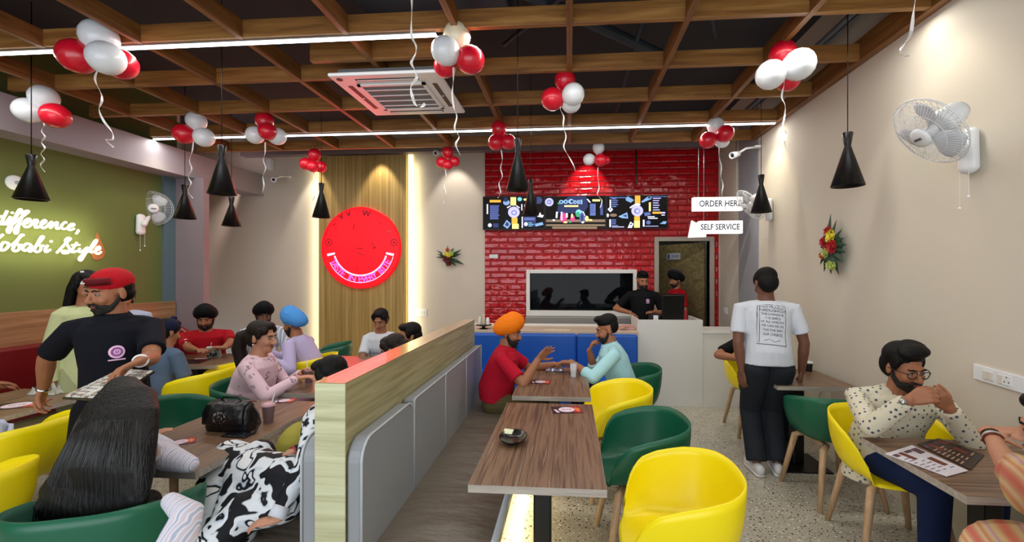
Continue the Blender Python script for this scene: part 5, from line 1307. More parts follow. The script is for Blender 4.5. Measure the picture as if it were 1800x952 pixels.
G().tube([W_-d*.012, W_+d*.006], .034, 18).make('bracelet', M_CHROME, pr['t'], smooth=True)
S, E_, W_, _ = pr['arms'][1]; d = (W_-E_).normalized()
G().tube([W_-d*.02, W_], .033, 18).make('bracelet', M_WHITE, pr['t'], smooth=True)
A, B, Cc, D_ = atD(108, 697, 2.12), atD(213, 646, 2.42), atD(271, 650, 2.22), atD(192, 701, 1.93)
t = thing('menu_card', 'printed white menu sheet on a dark clip folder held out by the waiter', 'menu', (A+Cc)/2)
nrm = (B-A).cross(D_-A).normalized(); nrm = nrm if nrm.z > 0 else -nrm
fixnormals(G().poly([A-nrm*.006, B-nrm*.006, Cc-nrm*.006, D_-nrm*.006], -nrm*.008).make('folder', M_BLACK, t))
fixnormals(G().poly([A.lerp(Cc, .02), B.lerp(D_, .02), Cc.lerp(A, .02), D_.lerp(B, .02)], -nrm*.004).make('sheet', ramp_mat('menu_print', [(0, '#d8d6cf'), (.52, '#d8d6cf'), (.56, '#4a4644'), (.63, '#b98d6a'), (.66, '#d8d6cf'), (1, '#e0ded6')], 'noise', 26, stretch=(1, 1, 1), rough=.5, detail=2), t))
g = G()
for k in range(9):
    f_ = .08+.1*k; a = A.lerp(B, f_).lerp(D_.lerp(Cc, f_), .1); b_ = A.lerp(B, f_).lerp(D_.lerp(Cc, f_), .9)
    g.tube([a+nrm*.001, a.lerp(b_, .3+.06*(k % 4))+nrm*.001], .0012, 4); g.tube([a.lerp(b_, .55)+nrm*.001, b_+nrm*.001], .0012, 4)
g.make('printed_lines', M_PRINTK, t)

# ---- woman behind the waiter, child, boy
person('long-haired woman in pale green standing behind the waiter at the left', (-3.83, 3.2), 330, lean=0, head=(8, 10, 0), fem=True, sc=.995, shirt=cloth('pale_green_kurta', '#b3b98a'), sleeve='long', pants=cloth('pale_trousers', '#8f926c'), hair='long', hem=.3, vox=.008, w=.85, legs=True)
person('child with short dark hair in a pale top, far behind the waiter', (-4.62, 4.22), 300, sc=.9, shirt=cloth('pale_check', '#aab3cc'), pants=C_JEAN, hair='short', vox=.009, head=(0, 10, 0))
person('child in a navy head wrap and grey blue top with their back to the camera', (-3.70, 3.66), 75, seat=.46, sc=.95, lean=12, head=(0, 14, 0), shirt=cloth('grey_blue_top', '#51637c'), pants=C_JEAN, hair='short', turban=(C_NVC, 'patka'), vox=.008, eyes=False, w=.95)
def stool(x, y, lab):
    t = thing('stool', lab, 'stool', (x, y, 0))
    G().lathe([(0, .46), (.16, .46), (.17, .445), (.16, .425), (0, .425)], (x, y, 0), n=24).make('seat', M_BLACK, t, smooth=True)
    for k in range(4):
        a = PI/4+k*PI/2; G().tube([(x+.1*math.cos(a), y+.1*math.sin(a), .43), (x+.16*math.cos(a), y+.16*math.sin(a), 0)], .012, 8).make('leg', M_BLACK, t, smooth=True)
stool(-3.70, 3.64, 'dark stool under the child in the navy head wrap')
# ---- man in red with black turban
pr = person('man in a black turban and red T-shirt marked 3, sitting by the rear wall', (-4.16, 4.74), 300, seat=.46, lean=10, head=(0, 16, 0), w=1.12, belly=1.15, shirt=C_RED, pants=C_JEAN, hair=None, beard=1.25, turban=(C_TUR, 'big'),
            wR=atD(348, 618, 4.55), wL=atD(392, 616, 4.55), poleR=(-.8, .2, -.8), poleL=(.9, 0, -.6), handR=dict(d=(.7, -.3, .15), curl=35), handL=dict(d=(-.7, -.4, .1), curl=35), vox=.0075, collar=False)
S, E_, W_, _ = pr['arms'][-1]
g = G(); cc = S.lerp(E_, .45)+(CP-S).normalized()*.09; n_ = (CP-cc).normalized(); ex = UP.cross(n_).normalized()
text_into(g, '3', .1, cc, ex, n_.cross(ex), n_); shrink(g.make('sleeve_number', M_PRINTW, pr['t']), part_of(pr, 'shirt'), .004)
cc = pr['P'](.72)+pr['fs']*.14+pr['ls']*.07; g = G(); text_into(g, '?', .06, cc, pr['ls'], UP, pr['fs']); shrink(g.make('chest_mark', M_PRINTW, pr['t']), part_of(pr, 'shirt'), .004)
# ---- woman in pink
pr = person('woman in a pink floral top with a dark ponytail, seated in profile', (-2.56, 3.30), 18, seat=.46, lean=14, head=(-16, 6, 0), fem=True, skin=M_SKIN2, shirt=C_PINK, sleeve='long', pants=cloth('pink_trousers', '#c9a0b0'), hair='ponytail', hairm=M_HAIRB, hem=.12,
            wR=atD(524, 664, 3.42), wL=atD(530, 655, 3.65), poleR=(.1, -.7, -.7), handR=dict(d=(.9, .3, .1)), vox=.006, w=1.3, belly=1.2, headsc=1.05)
G().ell(pr['Hp'](.083, -.008, -.045), .006).make('earring', M_WHITE, pr['t'], smooth=True)
# ---- plaid man, man in blue turban
C_PLAID = ramp_mat('plaid_blue', [(0, '#a9b2c4'), (.45, '#8f9ab4'), (.5, '#3f4a66'), (.6, '#c4c9d4'), (1, '#e0e2e8')], 'wave', 9, dist=1.5, rough=.8, spec=.2)
person('man in a black turban and blue check shirt, seated furthest back at the left tables', (-3.76, 5.12), 305, seat=.46, lean=6, head=(10, 14, 0), w=1.0, shirt=C_PLAID, sleeve='long', pants=C_JEAN, hair=None, beard=1.3, turban=(C_TUR, 'big'), vox=.008, skin=M_SKIND)
stool(-3.76, 5.12, 'dark stool under the man in the blue check shirt')
person('man in a sky blue turban and lilac shirt leaning forward, seen from the side', (-2.72, 4.42), 186, seat=.46, lean=24, head=(-6, 10, 0), w=1.1, belly=1.2, shirt=C_LILAC, sleeve='long', pants=C_GREYT, hair=None, beard=1.2, turban=(C_BLU, 'peak'), wL=atD(470, 630, 4.25), wR=atD(470, 620, 4.6), vox=.0075, skin=M_SKIN)
# ---- girl in white
pr = person('girl in a white T-shirt with dark print, facing the camera behind the divider', (-2.14, 4.86), 285, seat=.46, lean=10, head=(-12, 20, 0), fem=True, sc=.97, w=.92, shirt=C_WHITE, pants=C_JEAN, hair='tied', skin=M_SKIN, vox=.007, wR=atD(635, 660, 4.55), wL=atD(690, 640, 4.5), eyes=True)
cc = pr['P'](.55)+pr['fs']*.15; g = G(); text_into(g, 'HANGRY', .05, cc, pr['ls'], UP, pr['fs']); text_into(g, 'CLUB', .03, cc-UP*.045, pr['ls'], UP, pr['fs']); shrink(g.make('shirt_print', M_PRINTK, pr['t']), part_of(pr, 'shirt'), .004)
stool(-2.14, 4.86, 'dark stool under the girl in the white T-shirt')
# ---- two dark heads above the divider
person('dark-haired person whose head shows above the divider, rear one of the pair', (-1.38, 3.72), 180, seat=.46, sc=.93, shirt=C_BLACK, pants=C_JEAN, hair='short', head=(30, 6, 0), vox=.009, fem=True, w=.8)
person('brown-haired person whose head shows above the divider, nearer one of the pair', (-1.30, 3.16), 170, seat=.46, sc=.90, lean=-2, shirt=cloth('beige_top', '#a98a78'), pants=C_JEAN, hair='tied', hairm=M_HAIRB, head=(0, 20, 0), vox=.009, fem=True, w=.8)
# ---- person at the left edge
person('person in a maroon top at the red bench, cut off by the left edge', (-5.12, 3.12), 350, seat=.46, shirt=cloth('maroon_top', '#5a1620'), sleeve='threequarter', pants=C_JEAN, hair='short', wR=atD(14, 676, 3.75), wL=atD(4, 680, 4.0), vox=.009, poleR=(.3, -.6, -.8), lean=10)

# ---- man in glasses
C_KURTA = MATS.get('kurta')
m, nt, b = newmat('kurta'); tc = nt.nodes.new('ShaderNodeTexCoord'); mp = nt.nodes.new('ShaderNodeMapping'); mp.inputs['Rotation'].default_value = (R(20), R(35), R(38))
nt.links.new(tc.outputs['Object'], mp.inputs['Vector'])
v = nt.nodes.new('ShaderNodeTexVoronoi'); v.inputs['Scale'].default_value = 36; v.inputs['Randomness'].default_value = .12; nt.links.new(mp.outputs[0], v.inputs['Vector'])
cr = nt.nodes.new('ShaderNodeValToRGB'); cr.color_ramp.interpolation = 'CONSTANT'; cr.color_ramp.elements[0].color = srgb('#4a5666'); cr.color_ramp.elements[1].position = .27; cr.color_ramp.elements[1].color = srgb('#cfc9b4')
nt.links.new(v.outputs['Distance'], cr.inputs[0]); nt.links.new(cr.outputs[0], b.inputs['Base Color']); b.inputs['Roughness'].default_value = .85; b.inputs['Specular IOR Level'].default_value = .2
C_KURTA = m
pr = person('bearded man in glasses and a dotted cream kurta, hands clasped before his chin', (1.93, 2.86), 264, seat=.46, lean=27, head=(12, 14, 2), w=1.14, kneeyaw=24, shirt=C_KURTA, sleeve='long', pants=cloth('indigo_pyjama', '#16244a'), hair='styled', beard=1.05, skin=M_SKIN,
            wR=atD(1600, 702, 2.22), wL=atD(1668, 716, 2.26), poleR=(-.6, .1, -1), poleL=(.7, .1, -1), hem=.16,
            handR=dict(d=(.75, -.45, .42), palm=(.5, .7, -.5), curl=48, thumb_out=35), handL=dict(d=(-.72, -.25, .62), palm=(-.2, .85, .4), curl=46, thumb_out=35), vox=.005, shoes=SHOE_K, headsc=1.06)
Hp = pr['Hp']; HS = pr['HS']; MG = mat('glasses_frame', '#15120f', .3)
gl = G()
for s_ in (1, -1):
    gl.tube([Hp(s_*(.033+.026*math.cos(a)*1.0), .101-.01*abs(math.cos(a)), -.002+.019*math.sin(a)) for a in [2*PI*k/24 for k in range(24)]], .0024*HS, 6, closed=True)
    gl.tube([Hp(s_*.060, .094, .006), Hp(s_*.078, .06, .006), Hp(s_*.083, -.01, .0)], .0022*HS, 6)
gl.tube([Hp(-.009, .103, .004), Hp(0, .108, .007), Hp(.009, .103, .004)], .0022*HS, 6)
go = gl.make('glasses', MG, pr['t'], smooth=True)
S, E_, W_, _ = pr['arms'][-1]; d = (W_-E_).normalized()
wt = G().tube([W_-d*.045, W_-d*.02], .034, 20).make('watch', M_BLACK, pr['t'], smooth=True)
G().ell(W_-d*.032+Vector((-.6, -.5, .3)).normalized()*.034, (.018, .018, .018)).make('watch_face', M_CHROME, wt, smooth=True)
S, E_, W_, _ = pr['arms'][1]; d = (W_-E_).normalized()
G().tube([W_-d*.07, W_-d*.04], .037, 20).make('cuff_thread', cloth('maroon_thread', '#3a0f14'), pr['t'], smooth=True)
# ---- woman in the sari
C_SARI = ramp_mat('sari', [(0, '#c9705a'), (.12, '#c9a77a'), (.25, '#c7b27c'), (.38, '#b98a8c'), (.5, '#c9a8a0'), (.62, '#c2ad6e'), (.75, '#c47a62'), (.88, '#cbb389'), (1, '#bf6a5a')], 'wave', 1.5, rot=(0, R(40), R(20)), dist=1.6, rough=.75, detail=2, spec=.2)
pr = person('woman in a striped sari resting her chin on her hand, cut by the right edge', (1.76, 1.42), 98, seat=.46, lean=27, head=(40, 8, 0), fem=True, skin=M_SKIN2, shirt=C_SARI, sleeve='short', slen=.9, pants=C_SARI, hair='tied', hem=.2,
            wL=atD(1738, 757, 1.86), wR=Vector((2.02, 1.95, .79)), poleL=(-.3, .3, -1.0), handL=dict(d=(.55, -.60, .22), palm=(.1, .1, -1), curl=30), vox=.005, w=1.1, belly=1.2, headoff=(-.05, .02, .0))
S, E_, W_, _ = pr['arms'][1]; d = (W_-E_).normalized()
for k in range(3): G().tube([W_-d*(.035+.016*k), W_-d*(.029+.016*k)], .033+.001*k, 20).make('bangle', mat('bangle%d' % k, ('#3a1a14', '#c9c4c0', '#6a2a24')[k], .3, metal=.5), pr['t'], smooth=True)
blob('shawl', C_SARI, pr['t'], lambda g: (g.tube([pr['nk']+Vector((.0, 0, .0)), S+Vector((-.02, .0, .02)), S.lerp(E_, .5)+Vector((-.01, 0, -.01)), E_+(S-E_)*.18+Vector((0, -.0, -.0))], [(.07, .06), (.10, .085), (.105, .075), (.085, .05)], 16),
      g.tube([S, S.lerp(pr['pel'], .5)+Vector((-.06, 0, 0)), pr['pel']+Vector((-.12, .12, .02))], [(.10, .08), (.12, .09), (.13, .08)], 16)), .008, 4)
blob('sari_lap', C_SARI, pr['t'], lambda g: (g.tube([pr['pel'], pr['pel']+Vector((-.02, .42, .03)), pr['pel']+Vector((-.06, .44, -.35))], [(.22, .12), (.23, .11), (.2, .12)], 18, side=(1, 0, 0), round_ends=True)), .012, 5)
G().ell(pr['Hp'](-.0, -.1, -.02), .0).make('x', M_BLACK, None) if 0 else None
G().ell(pr['Hp'](.082, -.0, -.04), .007).make('earring', mat('gold', '#c9a04a', .3, metal=1), pr['t'], smooth=True)

# ---- long-haired woman in the foreground
C_CHEV = ramp_mat('chevron_white', [(0, '#a3aac2'), (.35, '#cdd2de'), (.5, '#e2e4ea'), (.75, '#d3b4be'), (1, '#bcc2d2')], 'wave', 14, dist=6, rough=.8, detail=1, spec=.2)
pr = person('long-haired woman in a white zigzag print top seen from behind in the left foreground', (-1.97, 1.66), 92, seat=.44, lean=22, head=(0, 34, 0), fem=True, sc=.92, skin=M_SKIN2, shirt=C_CHEV, sleeve='long', pants=C_CHEV, hair='crop', hem=.2, eyes=False,
            wR=atZ(262, 768, .81), wL=Vector((-2.15, 2.05, .79)), poleR=(1, -.5, -.1), vox=.0075, w=1.0)
hd = pr['hc']
def hair_pt(u, v, D): return atD(u, v, D)
ROW = [(188, 690, 246, 1.88), (163, 708, 264, 1.82), (142, 740, 272, 1.76), (122, 780, 272, 1.72), (100, 820, 270, 1.70), (80, 858, 266, 1.68), (62, 890, 250, 1.67), (70, 915, 230, 1.67)]
cen, rad = [], []
for (u0_, v_, u1_, D) in ROW:
    a = atD(u0_, v_, D); b_ = atD(u1_, v_, D); cen.append((a+b_)/2); rad.append(((b_-a).length/2, .075 if v_ < 850 else .05))
sdv = (atD(300, 780, 1.5)-atD(100, 780, 1.5)).normalized()
g = G(); g.tube(cen, rad, 26, side=sdv, round_ends=True); g.ell(hd.lerp(cen[1], .45), (.09, .10, .10))
M_LH = mat('long_hair', '#060506', .5, spec=.3, bump=.6, bscale=60, stretch=(1.5, 1.5, .1), detail=4)
ho = g.make('long_hair', M_LH, pr['t'], remesh=.008, sm=4)
g = G(); random.seed(11); nb_ = (cen[3]-CP).normalized()
for k in range(240):
    f_ = random.uniform(-.97, .97); ph = random.uniform(0, 6); pts = []
    dep = math.sqrt(max(0, 1-f_*f_)); n0 = random.randint(0, 2)
    for i in range(n0, len(cen)):
        ff = f_+.05*math.sin(i*.9+ph); ff = max(-1, min(1, ff)); dd = math.sqrt(max(0, 1-ff*ff))
        q = (CP-cen[i]); q = (q-sdv*q.dot(sdv)).normalized()
        pts.append(cen[i]+sdv*rad[i][0]*ff+q*(rad[i][1]*dd*.98+.001))
    pts[-1] = pts[-1]+Vector((random.uniform(-.02, .02), random.uniform(-.02, .02), random.uniform(-.05, .0)))
    g.tube(pts, [.0016]*(len(pts)-1)+[.0004], 4)
g.make('loose_strands', mat('hair_strand', '#0b0909', .45), ho, smooth=True)
blob('sleeve', C_CHEV, pr['t'], lambda g: g.tube([atZ(262, 790, .84), atZ(300, 806, .815), atZ(333, 816, .80)], [(.055, .05), (.062, .05), (.04, .036)], 14, round_ends=True), .008, 5)
blob('scarf_end', C_CHEV, pr['t'], lambda g: g.tube([atD(300, 880, 1.55), atD(330, 900, 1.5), atD(318, 935, 1.45), atD(300, 975, 1.4)], [(.03, .03), (.05, .035), (.055, .03), (.06, .03)], 12, round_ends=True), .008, 4)

# ---- woman in black and white print on the left bench
C_COW = ramp_mat('black_white_print', [(0, '#101219'), (.47, '#101219'), (.485, '#cfd6de'), (.56, '#d6dadf'), (.60, '#aebccb'), (.605, '#14151c'), (.64, '#14151c'), (.65, '#d9dce0'), (1, '#e2e2e0')], 'noise', 10, detail=1.6, dist=.5, rough=.7, constant=False, spec=.25, nrough=.45)
pr = person('woman in a bold black and white print dress sitting behind the end of the divider', (-1.27, 2.26), 178, seat=.456, zbase=.53, spine=.49, lean=0, head=(0, 18, 0), fem=True, sc=.88, skin=M_SKIN2, shirt=C_COW, sleeve='long', pants=C_COW, hair='short', hem=.16,
            wL=atD(484, 912, 1.86), wR=atD(508, 797, 2.12), poleL=(.6, -.6, -.1), poleR=(.5, .7, -.3), handL=dict(d=(-1, -.1, -.12), palm=(0, .2, -1), curl=22), handR=dict(d=(-.8, -.35, -.35), palm=(-.2, -.2, -1), curl=34), vox=.005, w=1.05, eyes=False)
blob('dress_lap', C_COW, pr['t'], lambda g: (
      g.tube([atD(520, 850, 2.05), atD(455, 835, 2.15), atD(405, 800, 2.32)], [(.13, .12), (.13, .12), (.09, .08)], 16, round_ends=True),
      g.tube([atD(405, 800, 2.3), atD(385, 860, 2.15), atD(365, 950, 1.98), atD(350, 1010, 1.9)], [(.09, .08), (.11, .09), (.10, .08), (.09, .08)], 16, round_ends=True),
      g.tube([atD(500, 880, 1.98), atD(430, 900, 1.95), atD(370, 960, 1.85)], [(.11, .09), (.11, .09), (.09, .08)], 16, round_ends=True),
      g.tube([atD(455, 800, 2.25), atD(430, 860, 2.1), atD(410, 930, 1.95)], [(.08, .08), (.1, .1), (.1, .1)], 16, round_ends=True)), .009, 5)
for sg, k in ((-1, 2), (1, 0)):
    S, E_, W_, _ = pr['arms'][sg]; d = (W_-E_).normalized()
    for j in range(k): G().tube([W_-d*(.03+.022*j), W_-d*(.014+.022*j)], .031+.002*j, 18).make('bangle', mat('bangle_red%d' % j, ('#8e1a2c', '#d8b8b4')[j], .35), pr['t'], smooth=True)
    if sg == 1: G().tube([W_-d*.05, W_-d*.005], .036, 18).make('cuff', C_WHITE, pr['t'], smooth=True)
#ITEMS_START
# ================================================================== THINGS ON THE TABLES
def cup(p, lab, h=.115, lean=(.02, .01)):
    t = thing('drink_cup', lab, 'drink', p, 'red drinks with straws')
    G().lathe([(0, .001), (.026, .001), (.036, h*.86), (0, h*.86)], p, n=24).make('drink', mat('red_drink', '#4a0816', .3), t, smooth=False)
    G().lathe([(.028, 0), (.040, h), (.042, h+.003), (.040, h+.004), (.0385, h), (.0265, .001), (0, .0)], p, n=24).make('cup_wall', mat('clear_plastic', '#f2e6ea', .1, alpha=.1), t, smooth=True)
    G().lathe([(.039, h*.86), (.037, h*.93), (.02, h*1.02), (0, h*1.0)], p, n=18).make('ice_foam', mat('foam', '#c99aa6', .5), t, smooth=True)
    G().tube([p+Vector((0, 0, h*.3)), p+Vector((lean[0], lean[1], h+.07))], .004, 8).make('straw', M_WHITE, t)
cup(atZ(472, 741, .75), 'red drink in a clear cup with white straw, beside the black handbag', lean=(.035, .01))
cup(atZ(543, 672, .75), 'red drink in a clear cup with white straw, in front of the woman in pink', lean=(-.02, 0))
cup(atZ(413, 622, .75), 'red drink in a clear cup by the man in the red T-shirt', lean=(.015, 0))

# handbag with sequined motif and strap
A = atZ(357, 757, .75); B = atZ(434, 762, .75); ex = (B-A).normalized(); ex.z = 0; ex.normalize(); n = Vector((ex.y, -ex.x, 0))
c = (A+B)/2; hw = (B-A).length/2*.97; c = c-n*.05
t = thing('handbag', 'quilted black handbag with a silver sequin motif, standing on the table', 'handbag', c)
g = G(); rs = []
for z, k, d in ((0, 1.0, .055), (.02, 1.02, .062), (.08, 1.0, .058), (.13, .93, .045), (.152, .9, .03), (.16, .86, .012)):
    rs.append([c+ex*hw*k*math.copysign(abs(math.cos(a))**.35, math.cos(a))+n*d*math.copysign(abs(math.sin(a))**.5, math.sin(a))+UP*z for a in [2*PI*j/28 for j in range(28)]])
g.rings(rs); bag = g.make('bag_body', mat('bag_leather', '#0b0d12', .35, bump=.4, bscale=30), t, smooth=True)
g = G(); rs = []
for z, d in ((.045, .066), (.05, .07), (.11, .067), (.15, .048), (.166, .0), (.155, -.045)):
    rs.append([c+ex*hw*q*(.93 if z < .13 else .88)+n*d+UP*z for q in (-1, -.5, 0, .5, 1)])
g.add([p for r in rs for p in r], [(i*5+j, i*5+j+1, i*5+j+6, i*5+j+5) for i in range(5) for j in range(4)])
g.make('flap', mat('bag_leather', '#0b0d12', .35), t, smooth=True, solid=.005)
g = G(); random.seed(4)
for k in range(46):
    a = random.uniform(0, 2*PI); r_ = random.choice((.012, .028, .034, .036)); g.ell(c-ex*.012+ex*r_*math.cos(a)*1.2+n*.0735+UP*(.085+r_*math.sin(a)*.9), random.uniform(.0016, .0038), nu=6, nv=4)
g.make('sequin_motif', M_CHROME, t)
q = c+ex*hw
G().tube([q+UP*.14, q+ex*.03+UP*.10, q+ex*.045+UP*.05, q+ex*.05+n*.05+UP*.006, q+ex*.02+n*.1+UP*.006, q-ex*.05+n*.09+UP*.006], .006, 8).make('strap', M_BLACK, t, smooth=True)
G().tube([c-ex*hw*.6+UP*.15, c-ex*hw*.4+UP*.185, c+ex*hw*.3+UP*.188, c+ex*hw*.55+UP*.15], .006, 8).make('top_handle', M_BLACK, t, smooth=True)
p = atZ(418, 765, .7505)
t = thing('phone', 'dark phone lying in front of the black handbag', 'phone', p)
G().obox(p+UP*.005, ex*.075, n*.036, UP*.004).make('phone_body', M_BLACK, t, bevel=.003); G().obox(p+UP*.0095, ex*.07, n*.032, UP*.0004).make('phone_screen', mat('phone_glass', '#15181f', .1), t)

# black bowl / ash tray
p = atZ(902, 775, .75)
t = thing('ash_tray', 'glossy black oval dish with a white card in it on the near table', 'dish', p)
g = G(); rs = []
for r_, z in ((.045, 0), (.052, .004), (.078, .024), (.083, .03), (.078, .03), (.06, .012), (.03, .008)):
    rs.append([p+Vector((r_*math.cos(a)*.92, r_*math.sin(a)*1.25, z)) for a in [2*PI*k/36 for k in range(36)]])
g.rings(rs); g.make('dish', mat('black_gloss', '#0b0608', .22), t, smooth=True)
G().obox(p+Vector((-.035, .06, .03)), (.026, -.006, .0), (.004, .014, .008), (0, 0, .001)).make('card', mat('card_pale', '#d4dcb8', .5), t)

def flyer(u, v, z, s_, rot, lab, dark=True):
    p = atZ(u, v, z+.0005); c_, s2 = math.cos(R(rot)), math.sin(R(rot)); ex = Vector((c_, s2, 0)); ey = Vector((-s2, c_, 0))
    t = thing('flyer', lab, 'flyer', p)
    G().obox(p+UP*.001, ex*s_*1.35, ey*s_, UP*.0009).make('sheet', mat('flyer_dark', '#2c1016', .4), t)
    g = G(); g.cur = 0; g.lathe([(0, .0028), (s_*.74, .0028)], p, n=28); g.cur = 1
    g.add([p+ex*a+ey*b_+UP*.0021 for a, b_ in ((s_*.45, s_*.9), (s_*1.3, s_*.9), (s_*1.3, -s_*.9), (s_*.62, -s_*.9))], [(0, 1, 2, 3)]); g.cur = 2
    g.add([p+ex*a+ey*b_+UP*.0026 for a, b_ in ((s_*.8, s_*.6), (s_*1.25, s_*.1), (s_*1.0, -s_*.7), (s_*.75, -s_*.2))], [(0, 1, 2, 3)]); g.cur = 3
    text_into(g, '0119', s_*.42, p+UP*.0024, ex, ey, UP, th=.0006)
    g.cur = 0; g.add([p+ex*a+ey*b_+UP*.0023 for a, b_ in ((-s_*1.2, s_*.1), (-s_*.95, s_*.1), (-s_*.7, -s_*.8), (-s_*.95, -s_*.8))], [(0, 1, 2, 3)])
    g.make('print', [mat('flyer_pink', '#e8cfe0', .4), mat('flyer_red', '#b3202c', .4), mat('flyer_orange', '#e8803a', .4), M_PRINTK], t)
flyer(996, 720, .75, .072, 8, 'dark and red flyer with round pink label on the near table')
flyer(950, 671, .75, .06, -4, 'red flyer with a round pink label on the table of the two talking men')
flyer(316, 777, .75, .05, 40, 'red flyer lying by the arm of the long-haired woman')
flyer(500, 704, .75, .05, 10, 'small orange and red flyer at the far end of the handbag table')
flyer(30, 712, .75, .10, 30, 'red printed placemat on the table at the left edge')
# drinking glass and crumpled packs
p = atZ(1008, 662, .75)
t = thing('drinking_glass', 'clear water glass on the table between the two talking men', 'glass', p)
M_GL = mat('glass_clear', '#eef2f6', .03, alpha=.3, coat=.5)
G().lathe([(.024, 0), (.031, .115), (.0295, .115), (.0225, .006), (0, .006)], p, n=24).make('glass_wall', M_GL, t, smooth=True)
G().lathe([(0, .002), (.0235, .002), (.0235, .014), (0, .014)], p, n=24).make('glass_base', mat('glass_base', '#dfe4ea', .1, alpha=.6), t, smooth=True)
G().lathe([(0, .06), (.025, .06), (.025, .062), (0, .062)], p, n=24).make('water', mat('water_film', '#c9d2da', .05, alpha=.5), t)
def crumple(u, v, z, s_, lab, col_, seed, nm='food_wrapper'):
    random.seed(seed); p = atZ(u, v, z); g = G(); n_ = 12; vs = []
    for i in range(n_):
        for j in range(n_):
            x = (i/(n_-1)-.5)*2; y = (j/(n_-1)-.5)*2; e = max(0, 1-max(abs(x), abs(y)))
            vs.append(p+Vector((x*s_*1.2+random.uniform(-.1, .1)*s_, y*s_*.8+random.uniform(-.1, .1)*s_, .003+min(1, e*2.2)*s_*random.uniform(.15, .95))))
    g.add(vs, [(i*n_+j, (i+1)*n_+j, (i+1)*n_+j+1, i*n_+j+1) for i in range(n_-1) for j in range(n_-1)])
    t = tag(g.make(nm, mat(*col_), solid=.001), lab, 'wrapper'); return t
crumple(975, 650, .75, .07, 'crumpled silvery wrappers on the table between the two talking men', ('wrapper_silver', '#a8a6b8', .2, .5), 3)
crumple(570, 652, .75, .05, 'crumpled white napkin on the red lit table behind the divider', ('napkin_white', '#d8d2cc', .7), 5, 'paper_napkin')
crumple(88, 690, .75, .09, 'white paper wrappings on the table at the left edge', ('napkin_grey', '#a9a79c', .7), 8, 'paper_napkin')
# carton box + phone + glass on the red man's table
p = atZ(376, 628, .75)
t = thing('takeaway_box', 'small white box with dark print in front of the man in the red T-shirt', 'box', p)
o = G().obox(p+UP*.06, Vector((1, .3, 0))*.06, Vector((-.2, .8, .3))*.02, Vector((0, -.2, 1))*.055).make('carton', mat('carton_pale', '#aab4b4', .5), t, bevel=.003)
g = G()
for k in range(4): g.obox(p+Vector((-.045+.03*k, -.026-.002*(k % 2), .03+.01*(k % 2))), (.009, .003, 0), (0, .0006, 0), (0, 0, .018))
g.make('dark_print', M_PRINTK, o)
p = atZ(350, 632, .75); g = G().obox(p+UP*.004, (.05, .02, 0), (-.02, .05, 0), (0, 0, .003)); tag(g.make('paper_slip', M_WHITE), 'white paper slip on the table of the man in the red T-shirt', 'paper')
p = atZ(330, 636, .75); tag(G().obox(p+UP*.005, (.16, .04, 0), (-.03, .1, 0), (0, 0, .004)).make('serving_tray', M_BLACK, bevel=.004), 'black serving tray on the table of the man in the red T-shirt', 'tray')
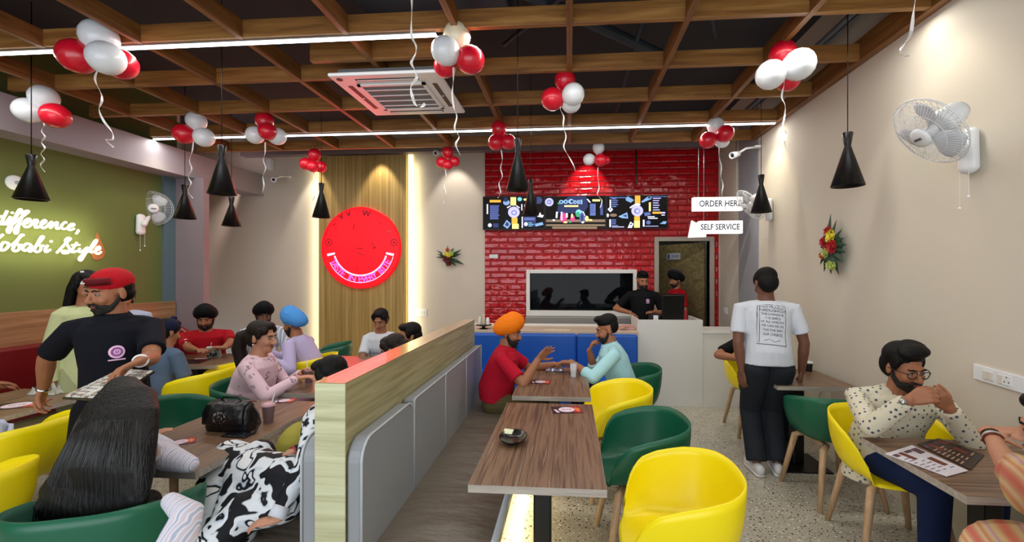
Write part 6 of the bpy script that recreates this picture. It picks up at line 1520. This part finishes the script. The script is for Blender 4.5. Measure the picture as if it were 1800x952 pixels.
# menus on the right table
def menu_board(corners, lab, dark):
    q = [Vector(c) for c in corners]; n = (q[1]-q[0]).cross(q[3]-q[0]).normalized(); n = n if n.z > 0 else -n; c = sum(q, Vector())/4
    t = thing('table_menu', lab, 'menu', c)
    fixnormals(G().poly([p+n*.001 for p in q], n*.003).make('sheet', mat('menu_dark', '#2a1a18', .35) if dark else mat('menu_white', '#d6d2dc', .4), t))
    L = lambda a, b_: q[0].lerp(q[1], a).lerp(q[3].lerp(q[2], a), b_)+n*.0046
    g = G(); random.seed(2)
    def rc(m_, a0, b0, a1, b1): g.cur = m_; g.add([L(a0, b0), L(a1, b0), L(a1, b1), L(a0, b1)], [(0, 1, 2, 3)])
    for (a0, b0, a1, b1, m_) in ((.25, .1, .4, .4, 1), (.62, .45, .82, .75, 1), (.03, .1, .2, .2, 2), (.45, .1, .7, .18, 2), (.72, .1, .95, .3, 2 if not dark else 1)): rc(m_, a0, b0, a1, b1)
    for k in range(7):
        for col_ in (.05, .35, .68):
            b0 = .3+.085*k
            if (col_ == .68 and b0 < .78) or (col_ == .35 and b0 < .4 and not dark): continue
            rc(0 if not dark else 3, col_, b0, col_+random.uniform(.12, .24), b0+.03)
    g.make('print', [mat('ink_grey', '#8d8794', .5), mat('food_photo', '#6a3020', .5), mat('ink_plum', '#5a3a48', .5), mat('ink_pale', '#b98a70', .5)], t)
z = .7515
menu_board([atZ(1556, 798, z), atZ(1603, 783, z), atZ(1702, 828, z), atZ(1664, 838, z)], 'white printed menu sheet lying on the right table', False)
menu_board([atZ(1612, 781, z), atZ(1650, 771, z), atZ(1730, 800, z), atZ(1706, 826, z)], 'dark printed menu sheet next to the white one on the right table', True)
# black cup/phone on the far right table
p = atZ(1421, 652, .75)
t = thing('black_cup', 'small black cup with a white lid on the table beside the standing man', 'cup', p)
G().lathe([(0, 0), (.03, 0), (.036, .075), (0, .075)], p, n=20).make('cup_wall', M_BLACK, t); G().lathe([(.038, .075), (.038, .085), (.03, .092), (0, .092)], p, n=20).make('lid', M_WHITE, t)
# cloth over the chair at the far left, olive shawl on the left bench
p = atD(2, 772, 2.72)
t = thing('draped_cloth', 'pale checked cloth hanging over the side of the yellow chair at the left edge', 'cloth', p)
g = G(); vs = []; nx, ny = 10, 14
for j in range(ny):
    for i in range(nx):
        u_ = -25+45*i/(nx-1); v_ = 741+60*j/(ny-1); vs.append(atD(u_, v_+4*math.sin(i*.9), 2.66+.018*math.sin(i*1.7+j*.4)))
g.add(vs, [(j*nx+i, j*nx+i+1, (j+1)*nx+i+1, (j+1)*nx+i) for j in range(ny-1) for i in range(nx-1)])
g.make('cloth', mat('pale_check', '#aab3cc'), t, smooth=True, solid=.02)
p = atD(525, 780, 2.5)
t = thing('cushion', 'olive yellow cushion on the bench behind the woman in the printed dress', 'cushion', p)
g = G(); g.ell(atD(530, 790, 2.5), (.13, .16, .16)); g.ell(atD(545, 770, 2.5), (.08, .12, .12)); g.make('pad', cloth('olive_cloth', '#9c9440'), t, remesh=.012, sm=4)
# flat pale oblong on the red brick
p = atY(868, 450, T0)
tag(G().box(p.x-.07, p.x+.07, T0-.004, T0-.001, p.z-.03, p.z+.03).make('wall_oblong', mat('oblong', '#c9d4d8', .3)), 'small pale sticker on the red brick below the left menu screen', 'oblong')
